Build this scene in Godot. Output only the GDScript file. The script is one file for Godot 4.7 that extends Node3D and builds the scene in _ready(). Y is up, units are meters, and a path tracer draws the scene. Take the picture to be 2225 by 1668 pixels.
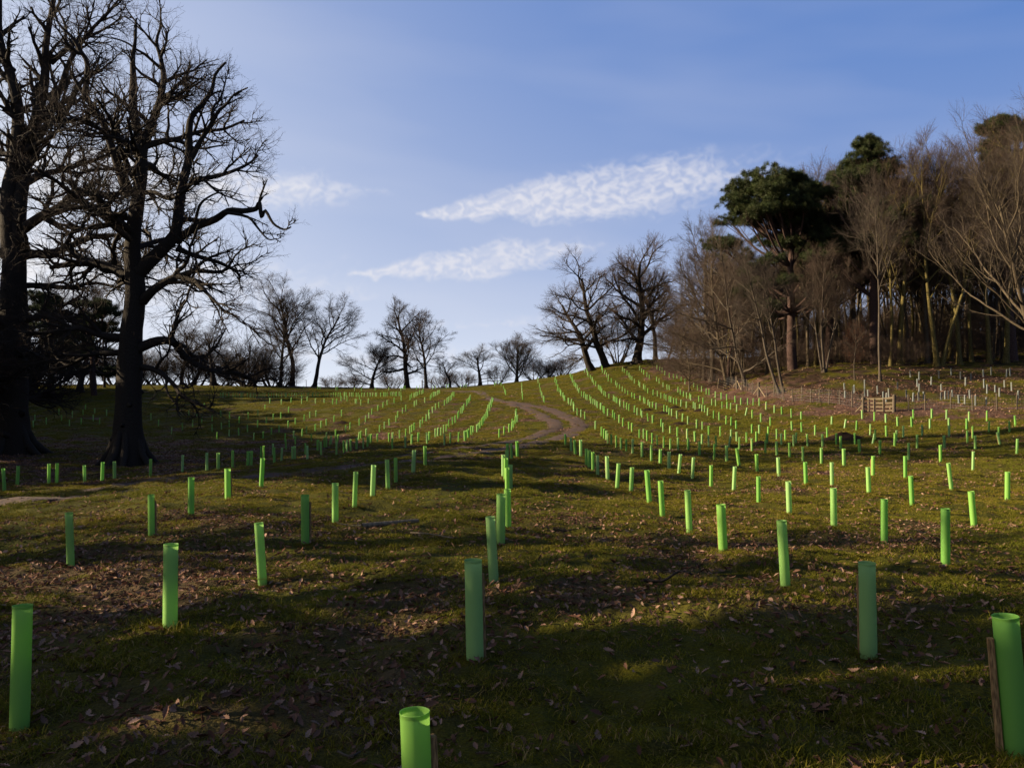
extends Node3D
# A young plantation of green tree tubes on a winter hillside: old oaks on one side, a wood on the other.
# y is up, the camera looks along -z. "d" below is the distance in front of the camera, so a point is (x, height, -d).

const EXPOSURE := 4.2
const SUN_AZIMUTH := -88.0     # degrees from straight ahead, negative to the left
const SUN_HEIGHT := 22.0

# survey points of the land (x, d, weight of the thin plate spline), in units of 30 m
var LAND := PackedFloat32Array([-0.0848, 0.1477, -0.2858, -0.1776, 0.3446, -4.7417, -0.0847, 0.2127, -1.8986, -0.1615, 0.3837, 1.3129, -0.1622, 0.4328, 3.4506, -0.1739, 0.5242, -0.5858, -0.1702, 0.5816, 2.1737, -0.0832, 0.2863, -1.5300, -0.0825, 0.3415, 2.7230, -0.0947, 0.4595, -6.7558, -0.0878, 0.4772, 2.7810, -0.0867, 0.5317, 1.3695, -0.0856, 0.5908, 0.9519, -0.0927, 0.6829, -1.9948, -0.0862, 0.7444, 1.3638, -0.0820, 0.8091, 2.7806, -0.0076, 0.1747, 1.2319, -0.0052, 0.2498, 1.6313, -0.0048, 0.3479, 0.9449, -0.0019, 0.4090, 0.7622, -0.0028, 0.5555, 0.5332, -0.0012, 0.6203, 0.7516, -0.0053, 0.7241, -0.6013, -0.0078, 0.7444, -0.3523, -0.0051, 0.8271, -0.1030, -0.0051, 0.9078, -0.0691, -0.0008, 0.9668, 0.9904, 0.0064, 1.0339, 1.2707, 0.0888, 1.4315, 0.3523, 0.0843, 1.2203, 1.1038, 0.0890, 1.2045, -1.5729, 0.0879, 1.0947, -0.7781, 0.0873, 1.0032, -1.6027, 0.0859, 0.9544, -0.8908, 0.0836, 0.8862, -0.0400, 0.0836, 0.8383, -0.4435, 0.0847, 0.7596, -0.4765, 0.0860, 0.7036, -1.0738, 0.0891, 0.6417, -1.1870, 0.0878, 0.5474, 0.8066, 0.0871, 0.4963, -1.9334, 0.0838, 0.4046, -0.1046, 0.0826, 0.3353, 0.0016, 0.0785, 0.2465, 0.3305, 0.0754, 0.1816, 0.7520, 0.0727, 0.1237, 1.2375, 0.1858, 1.9087, 4.8557, 0.2047, 1.9589, -6.9331, 0.1819, 1.6918, 2.7505, 0.1832, 1.6616, 2.0481, 0.1631, 1.4596, 2.4919, 0.1959, 1.6918, -5.5283, 0.1736, 1.4261, -0.8785, 0.1752, 1.3785, -1.1357, 0.1710, 1.2834, -0.7482, 0.1634, 1.1631, 1.3221, 0.1738, 1.1452, 0.1113, 0.1862, 1.1452, -3.3006, 0.1786, 1.0339, -1.0059, 0.1624, 0.8862, 3.8462, 0.1768, 0.9078, -3.1605, 0.1721, 0.8180, 0.4635, 0.1667, 0.7171, 1.5867, 0.2093, 0.8091, -9.6853, 0.1729, 0.6003, -0.8743, 0.1642, 0.5071, 1.4659, 0.1687, 0.4484, -1.8376, 0.1651, 0.3798, -0.2431, 0.1624, 0.3209, -1.2298, 0.2613, 1.7557, 0.4166, 0.2750, 1.7894, -2.0095, 0.2668, 1.6918, 0.7279, 0.2648, 1.6183, -0.8179, 0.2597, 1.5317, 0.1504, 0.2584, 1.4596, -0.9837, 0.2549, 1.3785, 0.3042, 0.2486, 1.2834, 0.8870, 0.2468, 1.2006, 3.4097, 0.2601, 1.1891, -0.1460, 0.2713, 1.1488, -1.2566, 0.2769, 1.1045, -0.7488, 0.2596, 0.9795, 1.1240, 0.2600, 0.9078, 1.2400, 0.2521, 0.8091, 3.7323, 0.2506, 0.7298, 2.8115, 0.2576, 0.6893, 2.0474, 0.2673, 0.6417, -1.5031, 0.2652, 0.5682, -0.6699, 0.2521, 0.4676, 0.3667, -0.5687, 1.2667, -0.4771, -0.9001, 1.5333, 0.9689, -0.3487, 0.5833, -0.1451, -0.3273, 0.6833, -0.7006, -0.2935, 0.7667, 1.1075, -0.2341, 0.8500, -0.2230, -0.1623, 0.9667, 0.1003, -0.0931, 1.0667, 0.8033, -0.0076, 1.1333, 3.7140, -0.5846, 2.2000, -3.1973, -0.7584, 2.2000, 0.6160, -1.0199, 2.4667, 0.8087, -0.7305, 2.8000, -0.0965, -1.0068, 2.7333, 0.2867, -0.8127, 3.6667, 0.1358, -1.2287, 3.7333, -0.4445, -0.4884, 3.6000, 0.1262, -1.4030, 2.8000, 1.6025, -1.4146, 2.6000, -2.0857, -2.3285, 5.3333, 0.3691, -1.2426, 5.0000, 0.5672, -0.6818, 4.8333, 0.2036, -3.1883, 5.3333, 0.4997, -0.3929, 4.5000, 0.2716, -0.1632, 4.5000, -1.9094, 0.0302, 4.5000, 2.4538, 0.2121, 4.2667, -6.1153, 0.3750, 4.1667, 4.4075, 0.5955, 4.0667, 4.7315, 0.6711, 3.9333, -1.1269, 0.6386, 3.7667, -2.9559, 0.4847, 3.7667, 5.4053, 0.1781, 2.6000, 2.8097, 0.2706, 1.9333, -1.3925, 0.1805, 2.1333, 4.6349, 0.3454, 1.9333, 0.2925, 0.4107, 1.8667, 2.2327, 0.5886, 1.8000, 0.0795, 0.6837, 1.7000, -0.3095, 0.9116, 1.5500, 1.3249, 0.8752, 1.8667, -3.4639, 0.6754, 2.0000, -3.5804, 0.7046, 2.5000, -14.6545, 0.3507, 1.5267, -1.0069, 0.6738, 2.9333, -8.1427, 0.6648, 3.3667, -0.0386, 0.1856, 3.7333, -4.8043, 0.0135, 2.4000, -1.2085, -0.0670, 2.8667, 0.9459, -0.0954, 1.6667, 1.3082, -0.2220, 3.2667, 1.3138, -0.2740, 1.3333, -1.2557, -0.1999, 1.4333, 0.2216, -0.3139, 1.1333, -0.9011, -0.3087, 1.0000, 0.3199, -0.4072, 0.8500, -1.7462, -0.4246, 0.7167, -0.9108, -0.4076, 0.7667, -0.1538, 0.8335, 1.9500, 3.2772, 0.7366, 2.3333, 5.0865, 0.7454, 2.7333, 1.2514, 0.9636, 1.9333, 1.9706, 1.1298, 1.9333, -1.3834, 1.0062, 2.3333, 3.5397, 1.3925, 2.8000, -0.7492, 1.6377, 2.8000, 1.1349, 0.9291, 2.8000, 11.4386, 1.1284, 2.6667, -2.6492, 1.2028, 2.2667, -3.5474, 0.8564, 2.5000, 6.2392, 0.0000, 0.0000, -0.8416, -0.1333, 0.0000, 0.6999, 0.1333, 0.0000, -0.3969, -1.3333, 0.0000, -0.6483, 1.3333, 0.1667, 0.1895, 0.0000, -1.0000, -0.1286, -1.6667, -1.0000, 0.1738, 2.0000, -0.6667, 0.0472, -1.0000, 0.3333, 1.2339, 0.0000, 6.6667, -0.9627, -3.3333, 6.6667, -0.1918, 2.0000, 6.0000, 0.5332, 4.0000, 5.0000, -0.3292, 1.5000, 4.5667, -0.7358, 2.3333, 4.5667, 0.3405, 3.1667, 4.6667, 1.2689, -4.6667, 4.6667, -0.2104, -3.3333, 2.0000, -0.1481, -2.3333, 1.0000, 0.0750, 3.3333, 2.0000, 0.2978, 2.3333, 3.0000, -0.0734, 1.3333, 3.6667, -1.9101, 3.3333, 3.6667, -1.2401, 2.0000, 1.3333, -0.2647, 0.0000, 10.0000, -0.3272, 5.0000, 10.0000, 0.2033, -6.6667, 10.0000, 0.0772, -6.6667, 0.0000, 0.0345, 6.6667, 0.0000, -0.0261, 0.0000, -6.6667, -0.0156, 6.6667, -6.6667, -0.0081, -6.6667, -6.6667, 0.0097])
const LAND_PLANE := [-9.66992, 1.30100, 0.18540]
var RUT_OUTER := PackedVector2Array([Vector2(-11.16, 130.24), Vector2(-7.60, 125.70), Vector2(-4.37, 118.80), Vector2(-3.13, 97.86), Vector2(-2.00, 91.98), Vector2(-0.39, 85.95), Vector2(1.43, 81.69), Vector2(3.06, 77.49), Vector2(4.12, 71.36), Vector2(4.74, 65.60), Vector2(4.89, 61.65), Vector2(4.51, 59.51), Vector2(3.64, 56.16), Vector2(1.75, 48.37), Vector2(-0.26, 39.15), Vector2(-1.91, 31.57), Vector2(-3.25, 28.49), Vector2(-5.53, 24.95), Vector2(-8.09, 21.12), Vector2(-9.14, 18.64), Vector2(-9.92, 16.59)])
var RUT_INNER := PackedVector2Array([Vector2(-0.11, 82.81), Vector2(1.36, 77.65), Vector2(2.08, 73.70), Vector2(2.68, 67.96), Vector2(3.23, 64.29), Vector2(3.05, 60.73), Vector2(2.32, 58.78), Vector2(1.58, 55.92), Vector2(1.13, 53.35), Vector2(-0.06, 47.56), Vector2(-2.40, 39.63), Vector2(-3.70, 32.44), Vector2(-6.30, 28.42), Vector2(-9.57, 25.00), Vector2(-10.51, 21.43), Vector2(-11.27, 18.86)])
const FENCE_WEST := [20.16, 112.16, 21.24, 107.57, 22.15, 105.02, 22.57, 102.58, 22.74, 98.98, 22.76, 95.06, 22.27, 86.61, 21.87, 83.13, 21.84, 81.21, 22.04, 80.18, 21.98, 78.28, 21.91, 76.07, 22.20, 74.53, 22.35, 73.09, 21.81, 68.73, 22.07, 67.27, 22.50, 66.51, 22.86, 65.53, 23.28, 64.83, 23.58, 63.64, 24.20, 63.21, 24.53, 61.74, 24.76, 60.35]
const FENCE_EAST := [25.99, 58.23, 26.84, 57.90, 27.77, 57.53, 29.25, 57.11, 30.00, 55.75, 31.43, 55.47, 32.68, 55.37, 33.91, 54.99, 35.33, 54.45]
var FENCE_LINE := PackedVector2Array([Vector2(20.16, 112.16), Vector2(21.24, 107.57), Vector2(22.15, 105.02), Vector2(22.57, 102.58), Vector2(22.74, 98.98), Vector2(22.76, 95.06), Vector2(22.27, 86.61), Vector2(21.87, 83.13), Vector2(21.84, 81.21), Vector2(22.04, 80.18), Vector2(21.98, 78.28), Vector2(21.91, 76.07), Vector2(22.20, 74.53), Vector2(22.35, 73.09), Vector2(21.81, 68.73), Vector2(22.07, 67.27), Vector2(22.50, 66.51), Vector2(22.86, 65.53), Vector2(23.28, 64.83), Vector2(23.58, 63.64), Vector2(24.20, 63.21), Vector2(24.53, 61.74), Vector2(24.76, 60.35), Vector2(25.99, 58.23), Vector2(26.84, 57.90), Vector2(27.77, 57.53), Vector2(29.25, 57.11), Vector2(30.00, 55.75), Vector2(31.43, 55.47), Vector2(32.68, 55.37), Vector2(33.91, 54.99), Vector2(35.33, 54.45)])
const TUBE_ROWS := [
	["the middle row", [-0.29, 2.75, -0.038, -0.23, 5.33, -0.019, -0.16, 7.67, -0.054, -0.14, 10.58, 0.009, -0.06, 12.40, -0.011, -0.09, 16.78, -0.015, -0.04, 18.80, 0.000, -0.16, 21.57, 0.000, -0.23, 22.25, -0.006, -0.15, 24.79, 0.000, -0.15, 27.22, 0.000, -0.02, 29.55, -0.026, 0.20, 31.78, -0.039]],
	["first row from middle towards the oaks", [-2.53, 4.41, 0.006, -2.48, 6.22, 0.000, -2.45, 8.42, -0.069, -2.56, 10.61, -0.009, -2.63, 12.75, 0.000, -2.71, 14.74, 0.038, -2.64, 16.20, 0.029, -2.60, 17.95, -0.040, -2.71, 19.98, -0.007, -2.62, 22.66, 0.050, -2.55, 25.13, -0.013]],
	["second row from middle towards the oaks", [-5.04, 9.79, -0.019, -4.91, 11.67, -0.026, -5.06, 13.51, -0.012, -5.18, 15.62, -0.028, -5.27, 18.00, 0.052]],
	["first row from middle towards the wood", [2.22, 3.77, -0.073, 2.29, 5.51, -0.029, 2.37, 7.43, -0.053, 2.48, 10.06, -0.054, 2.51, 12.12, -0.043, 2.55, 14.51, -0.053, 2.66, 16.59, -0.074, 2.63, 18.95, 0.041, 2.55, 20.82, 0.068, 2.53, 22.66, -0.027, 2.50, 25.03, -0.009, 2.51, 26.57, -0.012, 2.53, 28.12, 0.000, 2.54, 29.21, -0.013, 2.60, 32.39, -0.009, 2.58, 34.92, -0.065, 2.60, 37.65, -0.033, 2.69, 43.30, 0.000]],
	["second row from middle towards the wood", [4.77, 9.43, -0.004, 4.93, 11.35, 0.015, 4.93, 13.12, -0.006, 5.02, 15.50, -0.046, 5.13, 17.82, -0.008, 5.50, 21.25, 0.043, 5.11, 22.00, 0.010, 5.19, 24.66, 0.057, 5.14, 26.39, 0.090, 5.07, 27.68, 0.012, 5.26, 30.44, 0.028, 5.30, 32.60, 0.000, 5.22, 34.41, 0.000, 5.01, 35.63, 0.019, 5.05, 37.87, 0.000, 5.11, 40.20, -0.007, 5.11, 41.97, -0.019, 5.23, 45.16, 0.000, 5.24, 46.91, 0.008, 5.69, 51.61, 0.000, 5.66, 52.68, 0.000, 5.82, 55.64, 0.000, 5.78, 59.37, 0.000]],
	["third row from middle towards the wood", [7.60, 14.09, -0.088, 7.90, 16.92, -0.046, 7.91, 18.98, -0.021, 7.89, 21.12, 0.000, 7.80, 22.73, -0.029, 7.87, 25.26, -0.030, 7.89, 27.56, -0.049, 7.97, 30.07, -0.129, 8.20, 32.72, 0.000, 7.99, 33.85, 0.022, 7.79, 35.60, 0.013, 7.91, 38.47, 0.000, 7.63, 39.37, 0.000, 7.71, 41.72, 0.000, 7.55, 42.62, 0.000, 7.82, 46.11, -0.041, 7.83, 47.85, 0.000, 8.08, 51.21, -0.018, 8.09, 52.66, 0.000, 7.87, 52.90, 0.000]],
	["fourth row from middle towards the wood", [10.20, 17.64, -99, 10.12, 19.72, -99, 10.43, 22.71, -99, 10.61, 25.17, -99, 11.07, 28.56, -99, 10.99, 30.42, -99, 10.85, 31.94, -99, 11.05, 34.08, -99, 11.11, 35.92, -99, 10.96, 37.05, -99, 10.87, 38.79, -99, 10.90, 41.07, -99, 11.08, 43.77, -99, 10.61, 44.54, -99, 10.38, 45.19, -99, 10.55, 47.61, -99, 10.53, 49.30, -99, 10.68, 52.21, -99, 10.45, 54.10, -99, 10.32, 55.90, -99, 10.20, 57.75, -99, 10.47, 60.11, -99, 10.23, 62.27, -99, 10.11, 63.58, -99, 10.02, 65.97, -99, 10.22, 67.94, -99, 10.12, 69.15, -99, 10.24, 71.59, -99, 10.08, 73.79, -99, 10.17, 75.87, -99, 10.14, 77.47, -99, 9.98, 79.08, -99, 10.26, 81.56, -99, 10.27, 83.60, -99, 10.37, 85.16, -99, 10.52, 87.53, -99, 10.58, 89.25, -99, 10.37, 91.50, -99, 10.23, 93.68, -99, 10.25, 95.51, -99, 10.23, 97.33, -99, 10.32, 99.32, -99, 10.40, 101.08, -99, 10.30, 101.98, -99, 10.32, 105.38, -99, 10.25, 107.12, -99, 10.31, 109.70, -99, 10.39, 111.04, -99, 10.37, 113.08, -99, 10.25, 115.08, -99, 10.30, 116.71, -99, 10.46, 119.69, -99, 10.19, 120.07, -99]],
	["fifth row from middle towards the wood", [14.55, 27.04, -99, 14.74, 29.45, -99, 14.79, 31.95, -99, 15.12, 35.20, -99, 14.78, 36.41, -99, 14.99, 39.03, -99, 14.61, 40.30, -99, 14.41, 41.76, -99, 13.86, 42.15, -99, 13.64, 43.37, -99, 13.48, 45.28, -99, 12.80, 46.72, -99, 13.60, 47.65, -99, 12.76, 48.62, -99, 12.91, 50.49, -99, 12.81, 52.66, -99, 12.53, 54.52, -99, 12.63, 56.82, -99, 12.56, 58.24, -99, 12.44, 60.58, -99, 12.42, 62.38, -99, 12.44, 64.57, -99, 12.38, 66.36, -99, 12.50, 68.15, -99, 12.67, 69.96, -99, 12.86, 72.36, -99, 12.62, 74.94, -99, 12.62, 76.75, -99, 12.56, 78.09, -99, 12.75, 80.20, -99, 12.81, 82.36, -99, 12.99, 84.43, -99, 13.00, 86.71, -99, 13.10, 87.70, -99, 12.95, 90.43, -99, 12.95, 92.40, -99, 12.77, 94.32, -99, 12.69, 95.96, -99, 12.59, 97.66, -99, 12.53, 99.77, -99, 12.45, 101.75, -99, 12.53, 103.41, -99, 12.38, 106.56, -99, 12.16, 108.07, -99, 12.39, 109.93, -99, 12.33, 111.41, -99, 12.35, 114.24, -99, 12.24, 115.74, -99, 12.49, 118.25, -99, 12.50, 119.27, -99]],
	["sixth row from middle towards the wood", [18.97, 32.18, -99, 19.76, 36.53, -99, 18.62, 36.89, -99, 18.12, 38.30, -99, 17.92, 40.10, -99, 17.38, 41.31, -99, 17.23, 43.01, -99, 16.34, 43.16, -99, 15.10, 45.57, -99, 15.44, 48.37, -99, 15.31, 49.51, -99, 15.45, 51.67, -99, 15.37, 53.23, -99, 15.05, 53.73, -99, 14.94, 57.07, -99, 14.96, 58.49, -99, 14.97, 59.87, -99, 15.11, 62.42, -99, 15.01, 63.74, -99, 15.02, 65.75, -99, 15.20, 67.52, -99, 15.24, 68.67, -99, 15.52, 70.83, -99, 15.48, 72.28, -99, 15.69, 74.00, -99, 15.44, 75.79, -99, 15.34, 77.72, -99, 15.31, 79.64, -99, 15.31, 80.96, -99, 15.52, 83.58, -99, 15.48, 84.16, -99, 15.53, 86.21, -99, 15.65, 87.88, -99, 15.65, 89.90, -99, 15.59, 91.71, -99, 15.34, 93.03, -99, 15.09, 95.09, -99, 15.08, 96.97, -99, 15.16, 98.59, -99, 15.01, 100.41, -99, 15.08, 101.87, -99, 14.85, 103.77, -99, 14.85, 105.82, -99, 14.79, 107.04, -99, 14.89, 108.78, -99, 14.86, 110.44, -99, 14.74, 112.27, -99, 14.68, 113.74, -99]],
	["seventh row from middle towards the wood", [21.47, 37.67, -99, 20.77, 39.05, -99, 22.74, 42.27, -99, 19.16, 42.69, -99, 22.33, 43.73, -99, 18.58, 43.79, -99, 21.47, 44.82, -99, 20.67, 45.23, -99, 20.40, 46.66, -99, 17.74, 48.18, -99, 17.84, 50.42, -99, 17.79, 52.59, -99, 17.66, 54.02, -99, 17.53, 58.10, -99, 17.53, 60.31, -99, 17.46, 62.22, -99, 17.48, 64.10, -99, 17.42, 66.35, -99, 17.50, 68.58, -99, 17.59, 69.96, -99, 17.68, 72.05, -99, 17.79, 74.76, -99, 17.82, 76.34, -99, 17.52, 78.47, -99, 17.61, 80.56, -99, 17.37, 83.15, -99, 17.58, 84.74, -99, 17.64, 86.44, -99, 17.84, 89.06, -99, 17.87, 90.78, -99, 18.00, 92.73, -99, 17.56, 95.52, -99, 17.49, 96.43, -99, 17.41, 98.53, -99, 17.46, 101.41, -99, 17.42, 103.07, -99, 16.98, 105.80, -99, 16.91, 107.16, -99, 16.86, 109.44, -99, 16.87, 111.27, -99, 16.89, 113.26, -99]],
	["eighth row from middle towards the wood", [20.11, 48.08, -99, 20.41, 50.75, -99, 20.47, 52.72, -99, 20.43, 54.74, -99, 20.06, 59.40, -99, 19.84, 60.79, -99, 19.66, 62.37, -99, 19.53, 63.72, -99, 19.40, 65.35, -99, 19.58, 67.78, -99, 19.51, 69.24, -99, 19.42, 70.53, -99, 19.49, 72.89, -99, 19.82, 76.01, -99, 19.58, 77.99, -99, 19.49, 79.71, -99, 19.27, 81.06, -99, 19.49, 84.63, -99, 19.71, 86.82, -99, 20.01, 90.29, -99, 20.04, 92.43, -99, 20.12, 94.69, -99, 20.03, 96.72, -99, 19.96, 98.68, -99, 19.97, 100.96, -99, 20.03, 103.81, -99, 19.70, 104.30, -99, 19.39, 105.38, -99, 19.29, 107.94, -99, 19.30, 110.01, -99, 19.28, 111.72, -99, 19.06, 112.45, -99]],
	["ninth row from middle towards the wood", [23.12, 40.68, -99, 25.31, 43.56, -99, 24.68, 44.31, -99, 25.32, 47.68, -99, 24.88, 48.76, -99, 23.98, 49.12, -99, 23.69, 50.74, -99, 23.48, 52.12, -99, 23.54, 53.91, -99, 23.54, 55.61, -99, 23.19, 56.68, -99]],
	["last row beside the gate and fence", [27.50, 46.76, -99, 27.98, 50.44, -99, 27.10, 50.77, -99, 26.93, 53.06, -99, 26.72, 54.50, -99, 25.98, 55.39, -99]],
	["short steep row just above the track bend", [5.58, 65.51, -99, 5.50, 68.31, -99, 5.34, 69.99, -99, 5.26, 72.70, -99, 5.37, 74.65, -99, 5.50, 76.65, -99, 5.50, 80.01, -99, 5.42, 81.58, -99, 5.54, 84.32, -99, 5.46, 87.64, -99, 5.40, 88.77, -99, 5.50, 91.73, -99, 5.61, 94.11, -99, 5.54, 96.56, -99, 5.58, 98.09, -99, 5.72, 100.98, -99, 5.72, 103.83, -99, 5.63, 105.98, -99, 5.81, 107.95, -99, 5.91, 110.58, -99, 5.87, 113.32, -99, 6.04, 115.44, -99, 5.88, 117.74, -99, 6.12, 120.47, -99]],
	["long steep row second above the track bend", [8.12, 57.96, -99, 8.09, 59.23, -99, 7.93, 61.24, -99, 7.90, 63.09, -99, 7.77, 64.81, -99, 7.79, 66.18, -99, 7.64, 68.35, -99, 7.61, 70.54, -99, 7.63, 71.51, -99, 7.69, 74.15, -99, 7.81, 75.77, -99, 7.67, 76.89, -99, 7.81, 79.33, -99, 7.80, 80.68, -99, 7.91, 83.67, -99, 7.81, 84.74, -99, 7.94, 85.94, -99, 8.02, 88.28, -99, 7.88, 89.74, -99, 7.89, 91.40, -99, 7.86, 93.63, -99, 8.00, 94.92, -99, 7.81, 96.09, -99, 7.70, 98.82, -99, 7.89, 100.36, -99, 7.86, 102.66, -99, 8.00, 104.49, -99, 7.94, 106.08, -99, 8.00, 108.21, -99, 7.99, 109.91, -99, 8.10, 111.39, -99, 8.03, 113.23, -99, 8.09, 114.77, -99, 8.27, 116.79, -99, 8.15, 118.27, -99, 8.15, 120.14, -99]],
	["top row above the track", [3.16, 84.03, -99, 3.21, 87.28, -99, 1.12, 90.71, -99, 3.32, 94.29, -99, 1.17, 96.75, -99, 3.35, 98.07, -99, -0.74, 101.42, -99, 3.55, 107.28, -99, -0.84, 107.35, -99, 1.23, 109.04, -99, -0.98, 114.31, -99, 3.69, 115.26, -99, 1.34, 116.20, -99, -1.20, 120.77, -99, 3.68, 121.36, -99, 1.40, 121.58, -99, 3.98, 130.99, -99, -1.67, 132.29, -99, -2.12, 138.23, -99]],
	["first row inside the track bend", [-0.82, 54.79, -99, -0.52, 56.12, -99, -0.20, 58.54, -99, -0.02, 60.14, -99, 0.11, 61.94, -99, 0.07, 63.41, -99, 0.26, 65.29, -99, 0.41, 66.88, -99, 0.35, 68.79, -99, 0.30, 71.20, -99, 0.37, 72.42, -99]],
	["second row inside the track bend", [-3.64, 46.05, -99, -3.40, 47.07, -99, -4.73, 47.58, -99, -3.08, 49.19, -99, -2.80, 50.80, -99, -2.80, 51.89, -99, -2.73, 53.85, -99, -2.79, 55.60, -99, -2.71, 57.30, -99, -2.67, 58.66, -99, -2.47, 60.44, -99, -2.46, 62.49, -99, -2.39, 64.32, -99, -2.29, 65.70, -99, -2.27, 67.36, -99, -2.21, 69.15, -99, -2.14, 71.10, -99, -2.05, 72.41, -99, -2.16, 74.21, -99, -2.15, 76.73, -99, -1.99, 77.23, -99, -2.12, 79.48, -99, -1.92, 80.81, -99, -2.07, 83.19, -99, -1.97, 84.44, -99, -2.01, 86.22, -99]],
	["third row inside the track bend", [-6.04, 43.17, -99, -5.59, 44.89, -99, -5.60, 47.70, -99, -5.46, 49.77, -99, -5.10, 50.95, -99, -5.15, 53.11, -99, -5.00, 55.94, -99, -4.99, 57.53, -99, -4.96, 59.74, -99, -4.97, 62.30, -99, -4.87, 63.54, -99, -4.91, 66.29, -99, -4.71, 67.99, -99, -4.63, 70.00, -99, -4.60, 72.98, -99, -4.61, 74.24, -99, -4.53, 76.36, -99, -4.48, 77.48, -99, -4.50, 79.87, -99, -4.38, 82.62, -99, -4.41, 84.69, -99, -4.38, 87.00, -99, -4.37, 88.57, -99, -4.41, 90.62, -99]],
	["fourth row inside the track bend", [-7.95, 38.79, -99, -7.98, 40.66, -99, -8.01, 42.57, -99, -8.14, 44.75, -99, -8.00, 46.00, -99, -8.13, 48.14, -99, -8.49, 50.88, -99, -8.65, 52.42, -99, -8.53, 54.27, -99, -7.98, 55.51, -99, -8.01, 57.48, -99, -7.83, 59.65, -99, -7.59, 61.13, -99, -7.52, 63.17, -99, -7.61, 65.09, -99, -7.61, 66.66, -99, -7.38, 68.93, -99, -7.46, 71.36, -99, -7.32, 73.19, -99, -7.25, 74.99, -99, -7.45, 76.74, -99, -7.32, 78.90, -99, -7.24, 81.08, -99, -7.10, 83.20, -99, -6.66, 84.48, -99, -6.57, 86.72, -99, -6.55, 88.60, -99, -6.53, 90.70, -99, -6.47, 91.87, -99, -6.64, 94.39, -99, -6.54, 96.44, -99, -6.79, 98.34, -99]],
	["fifth row inside the track bend", [-9.98, 43.95, -99, -10.35, 45.73, -99, -10.66, 48.62, -99, -10.91, 51.24, -99, -11.34, 53.67, -99, -11.50, 55.92, -99, -11.76, 57.72, -99, -10.79, 60.10, -99, -11.07, 62.67, -99, -11.08, 65.00, -99, -10.47, 67.66, -99, -10.33, 69.33, -99, -10.28, 71.80, -99, -10.07, 74.29, -99, -10.24, 76.72, -99, -10.18, 79.60, -99, -10.10, 81.49, -99, -9.67, 84.86, -99, -9.62, 86.30, -99, -9.13, 89.63, -99, -8.78, 92.07, -99, -8.94, 93.73, -99, -9.06, 96.20, -99, -9.10, 98.94, -99, -9.26, 101.74, -99, -9.61, 104.95, -99, -9.52, 106.79, -99, -9.60, 107.83, -99, -9.85, 110.83, -99, -9.92, 114.03, -99, -9.97, 116.08, -99, -10.03, 118.76, -99]],
	["sixth row inside the track bend", [-14.76, 63.01, -99, -14.16, 65.30, -99, -13.78, 66.88, -99, -13.52, 69.62, -99, -13.54, 71.55, -99, -13.14, 73.65, -99, -12.91, 75.45, -99, -13.01, 77.85, -99, -13.09, 79.90, -99, -13.01, 82.98, -99, -12.85, 85.26, -99, -12.77, 87.55, -99, -12.41, 90.11, -99, -11.96, 92.40, -99, -11.22, 94.26, -99, -11.34, 96.96, -99, -11.35, 99.38, -99, -11.55, 100.96, -99, -11.61, 103.63, -99, -11.87, 105.75, -99, -12.09, 108.00, -99, -12.15, 109.97, -99, -12.42, 113.05, -99, -12.45, 115.52, -99, -12.63, 117.16, -99, -12.64, 119.86, -99, -12.68, 121.57, -99, -12.87, 124.29, -99]],
	["seventh row inside the track bend", [-17.20, 64.87, -99, -17.08, 66.97, -99, -16.68, 68.01, -99, -16.70, 69.62, -99, -16.39, 71.37, -99, -16.28, 72.90, -99, -16.08, 74.16, -99, -15.86, 76.28, -99, -15.96, 80.17, -99]],
	["eighth row inside the track bend", [-20.04, 66.43, -99, -19.53, 67.14, -99, -19.60, 69.69, -99, -19.33, 71.02, -99, -19.22, 73.52, -99, -19.05, 75.26, -99, -18.80, 77.48, -99, -18.88, 79.93, -99, -18.60, 81.17, -99]],
	["ninth row inside the track bend", [-22.79, 66.17, -99, -22.46, 67.92, -99, -22.09, 69.21, -99, -22.04, 71.34, -99, -22.05, 74.15, -99, -21.89, 76.22, -99, -21.88, 78.45, -99, -21.55, 79.82, -99, -21.91, 83.98, -99]],
	["tenth row inside the track bend", [-24.79, 70.77, -99, -24.49, 72.16, -99, -24.38, 73.80, -99, -24.40, 76.52, -99, -24.42, 79.25, -99, -24.36, 82.04, -99, -24.98, 86.56, -99]],
	["eleventh row inside the track bend", [-27.30, 68.62, -99, -27.41, 71.19, -99, -27.44, 73.54, -99, -27.53, 75.95, -99, -27.19, 77.61, -99, -26.22, 79.48, -99, -27.72, 81.52, -99]],
	["twelfth row inside the track bend", [-30.65, 74.20, -99, -33.09, 76.16, -99, -33.51, 79.45, -99, -30.86, 81.75, -99, -30.23, 82.08, -99, -31.88, 88.63, -99]],
	["the dark group between the two oaks", [-41.85, 74.85, -99, -39.22, 75.84, -99, -36.83, 76.44, -99, -38.68, 76.83, -99, -42.15, 77.46, -99, -38.79, 79.28, -99, -41.98, 79.75, -99, -44.54, 79.89, -99, -42.28, 82.31, -99, -39.35, 83.08, -99, -42.30, 84.41, -99, -44.88, 84.79, -99, -41.74, 85.59, -99, -44.64, 89.56, -99]],
	["the bank row before the old oaks", [-13.07, 22.06, -99, -13.46, 24.89, -99, -13.28, 24.97, -99, -14.72, 25.48, -99, -12.76, 25.58, -99, -12.39, 25.89, -99, -12.28, 26.46, -99, -11.39, 26.97, -99, -9.76, 28.45, -99, -9.33, 28.59, -99, -10.20, 28.62, -99, -11.12, 28.88, -99, -9.27, 30.04, -99, -9.21, 30.22, -99]],
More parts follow.
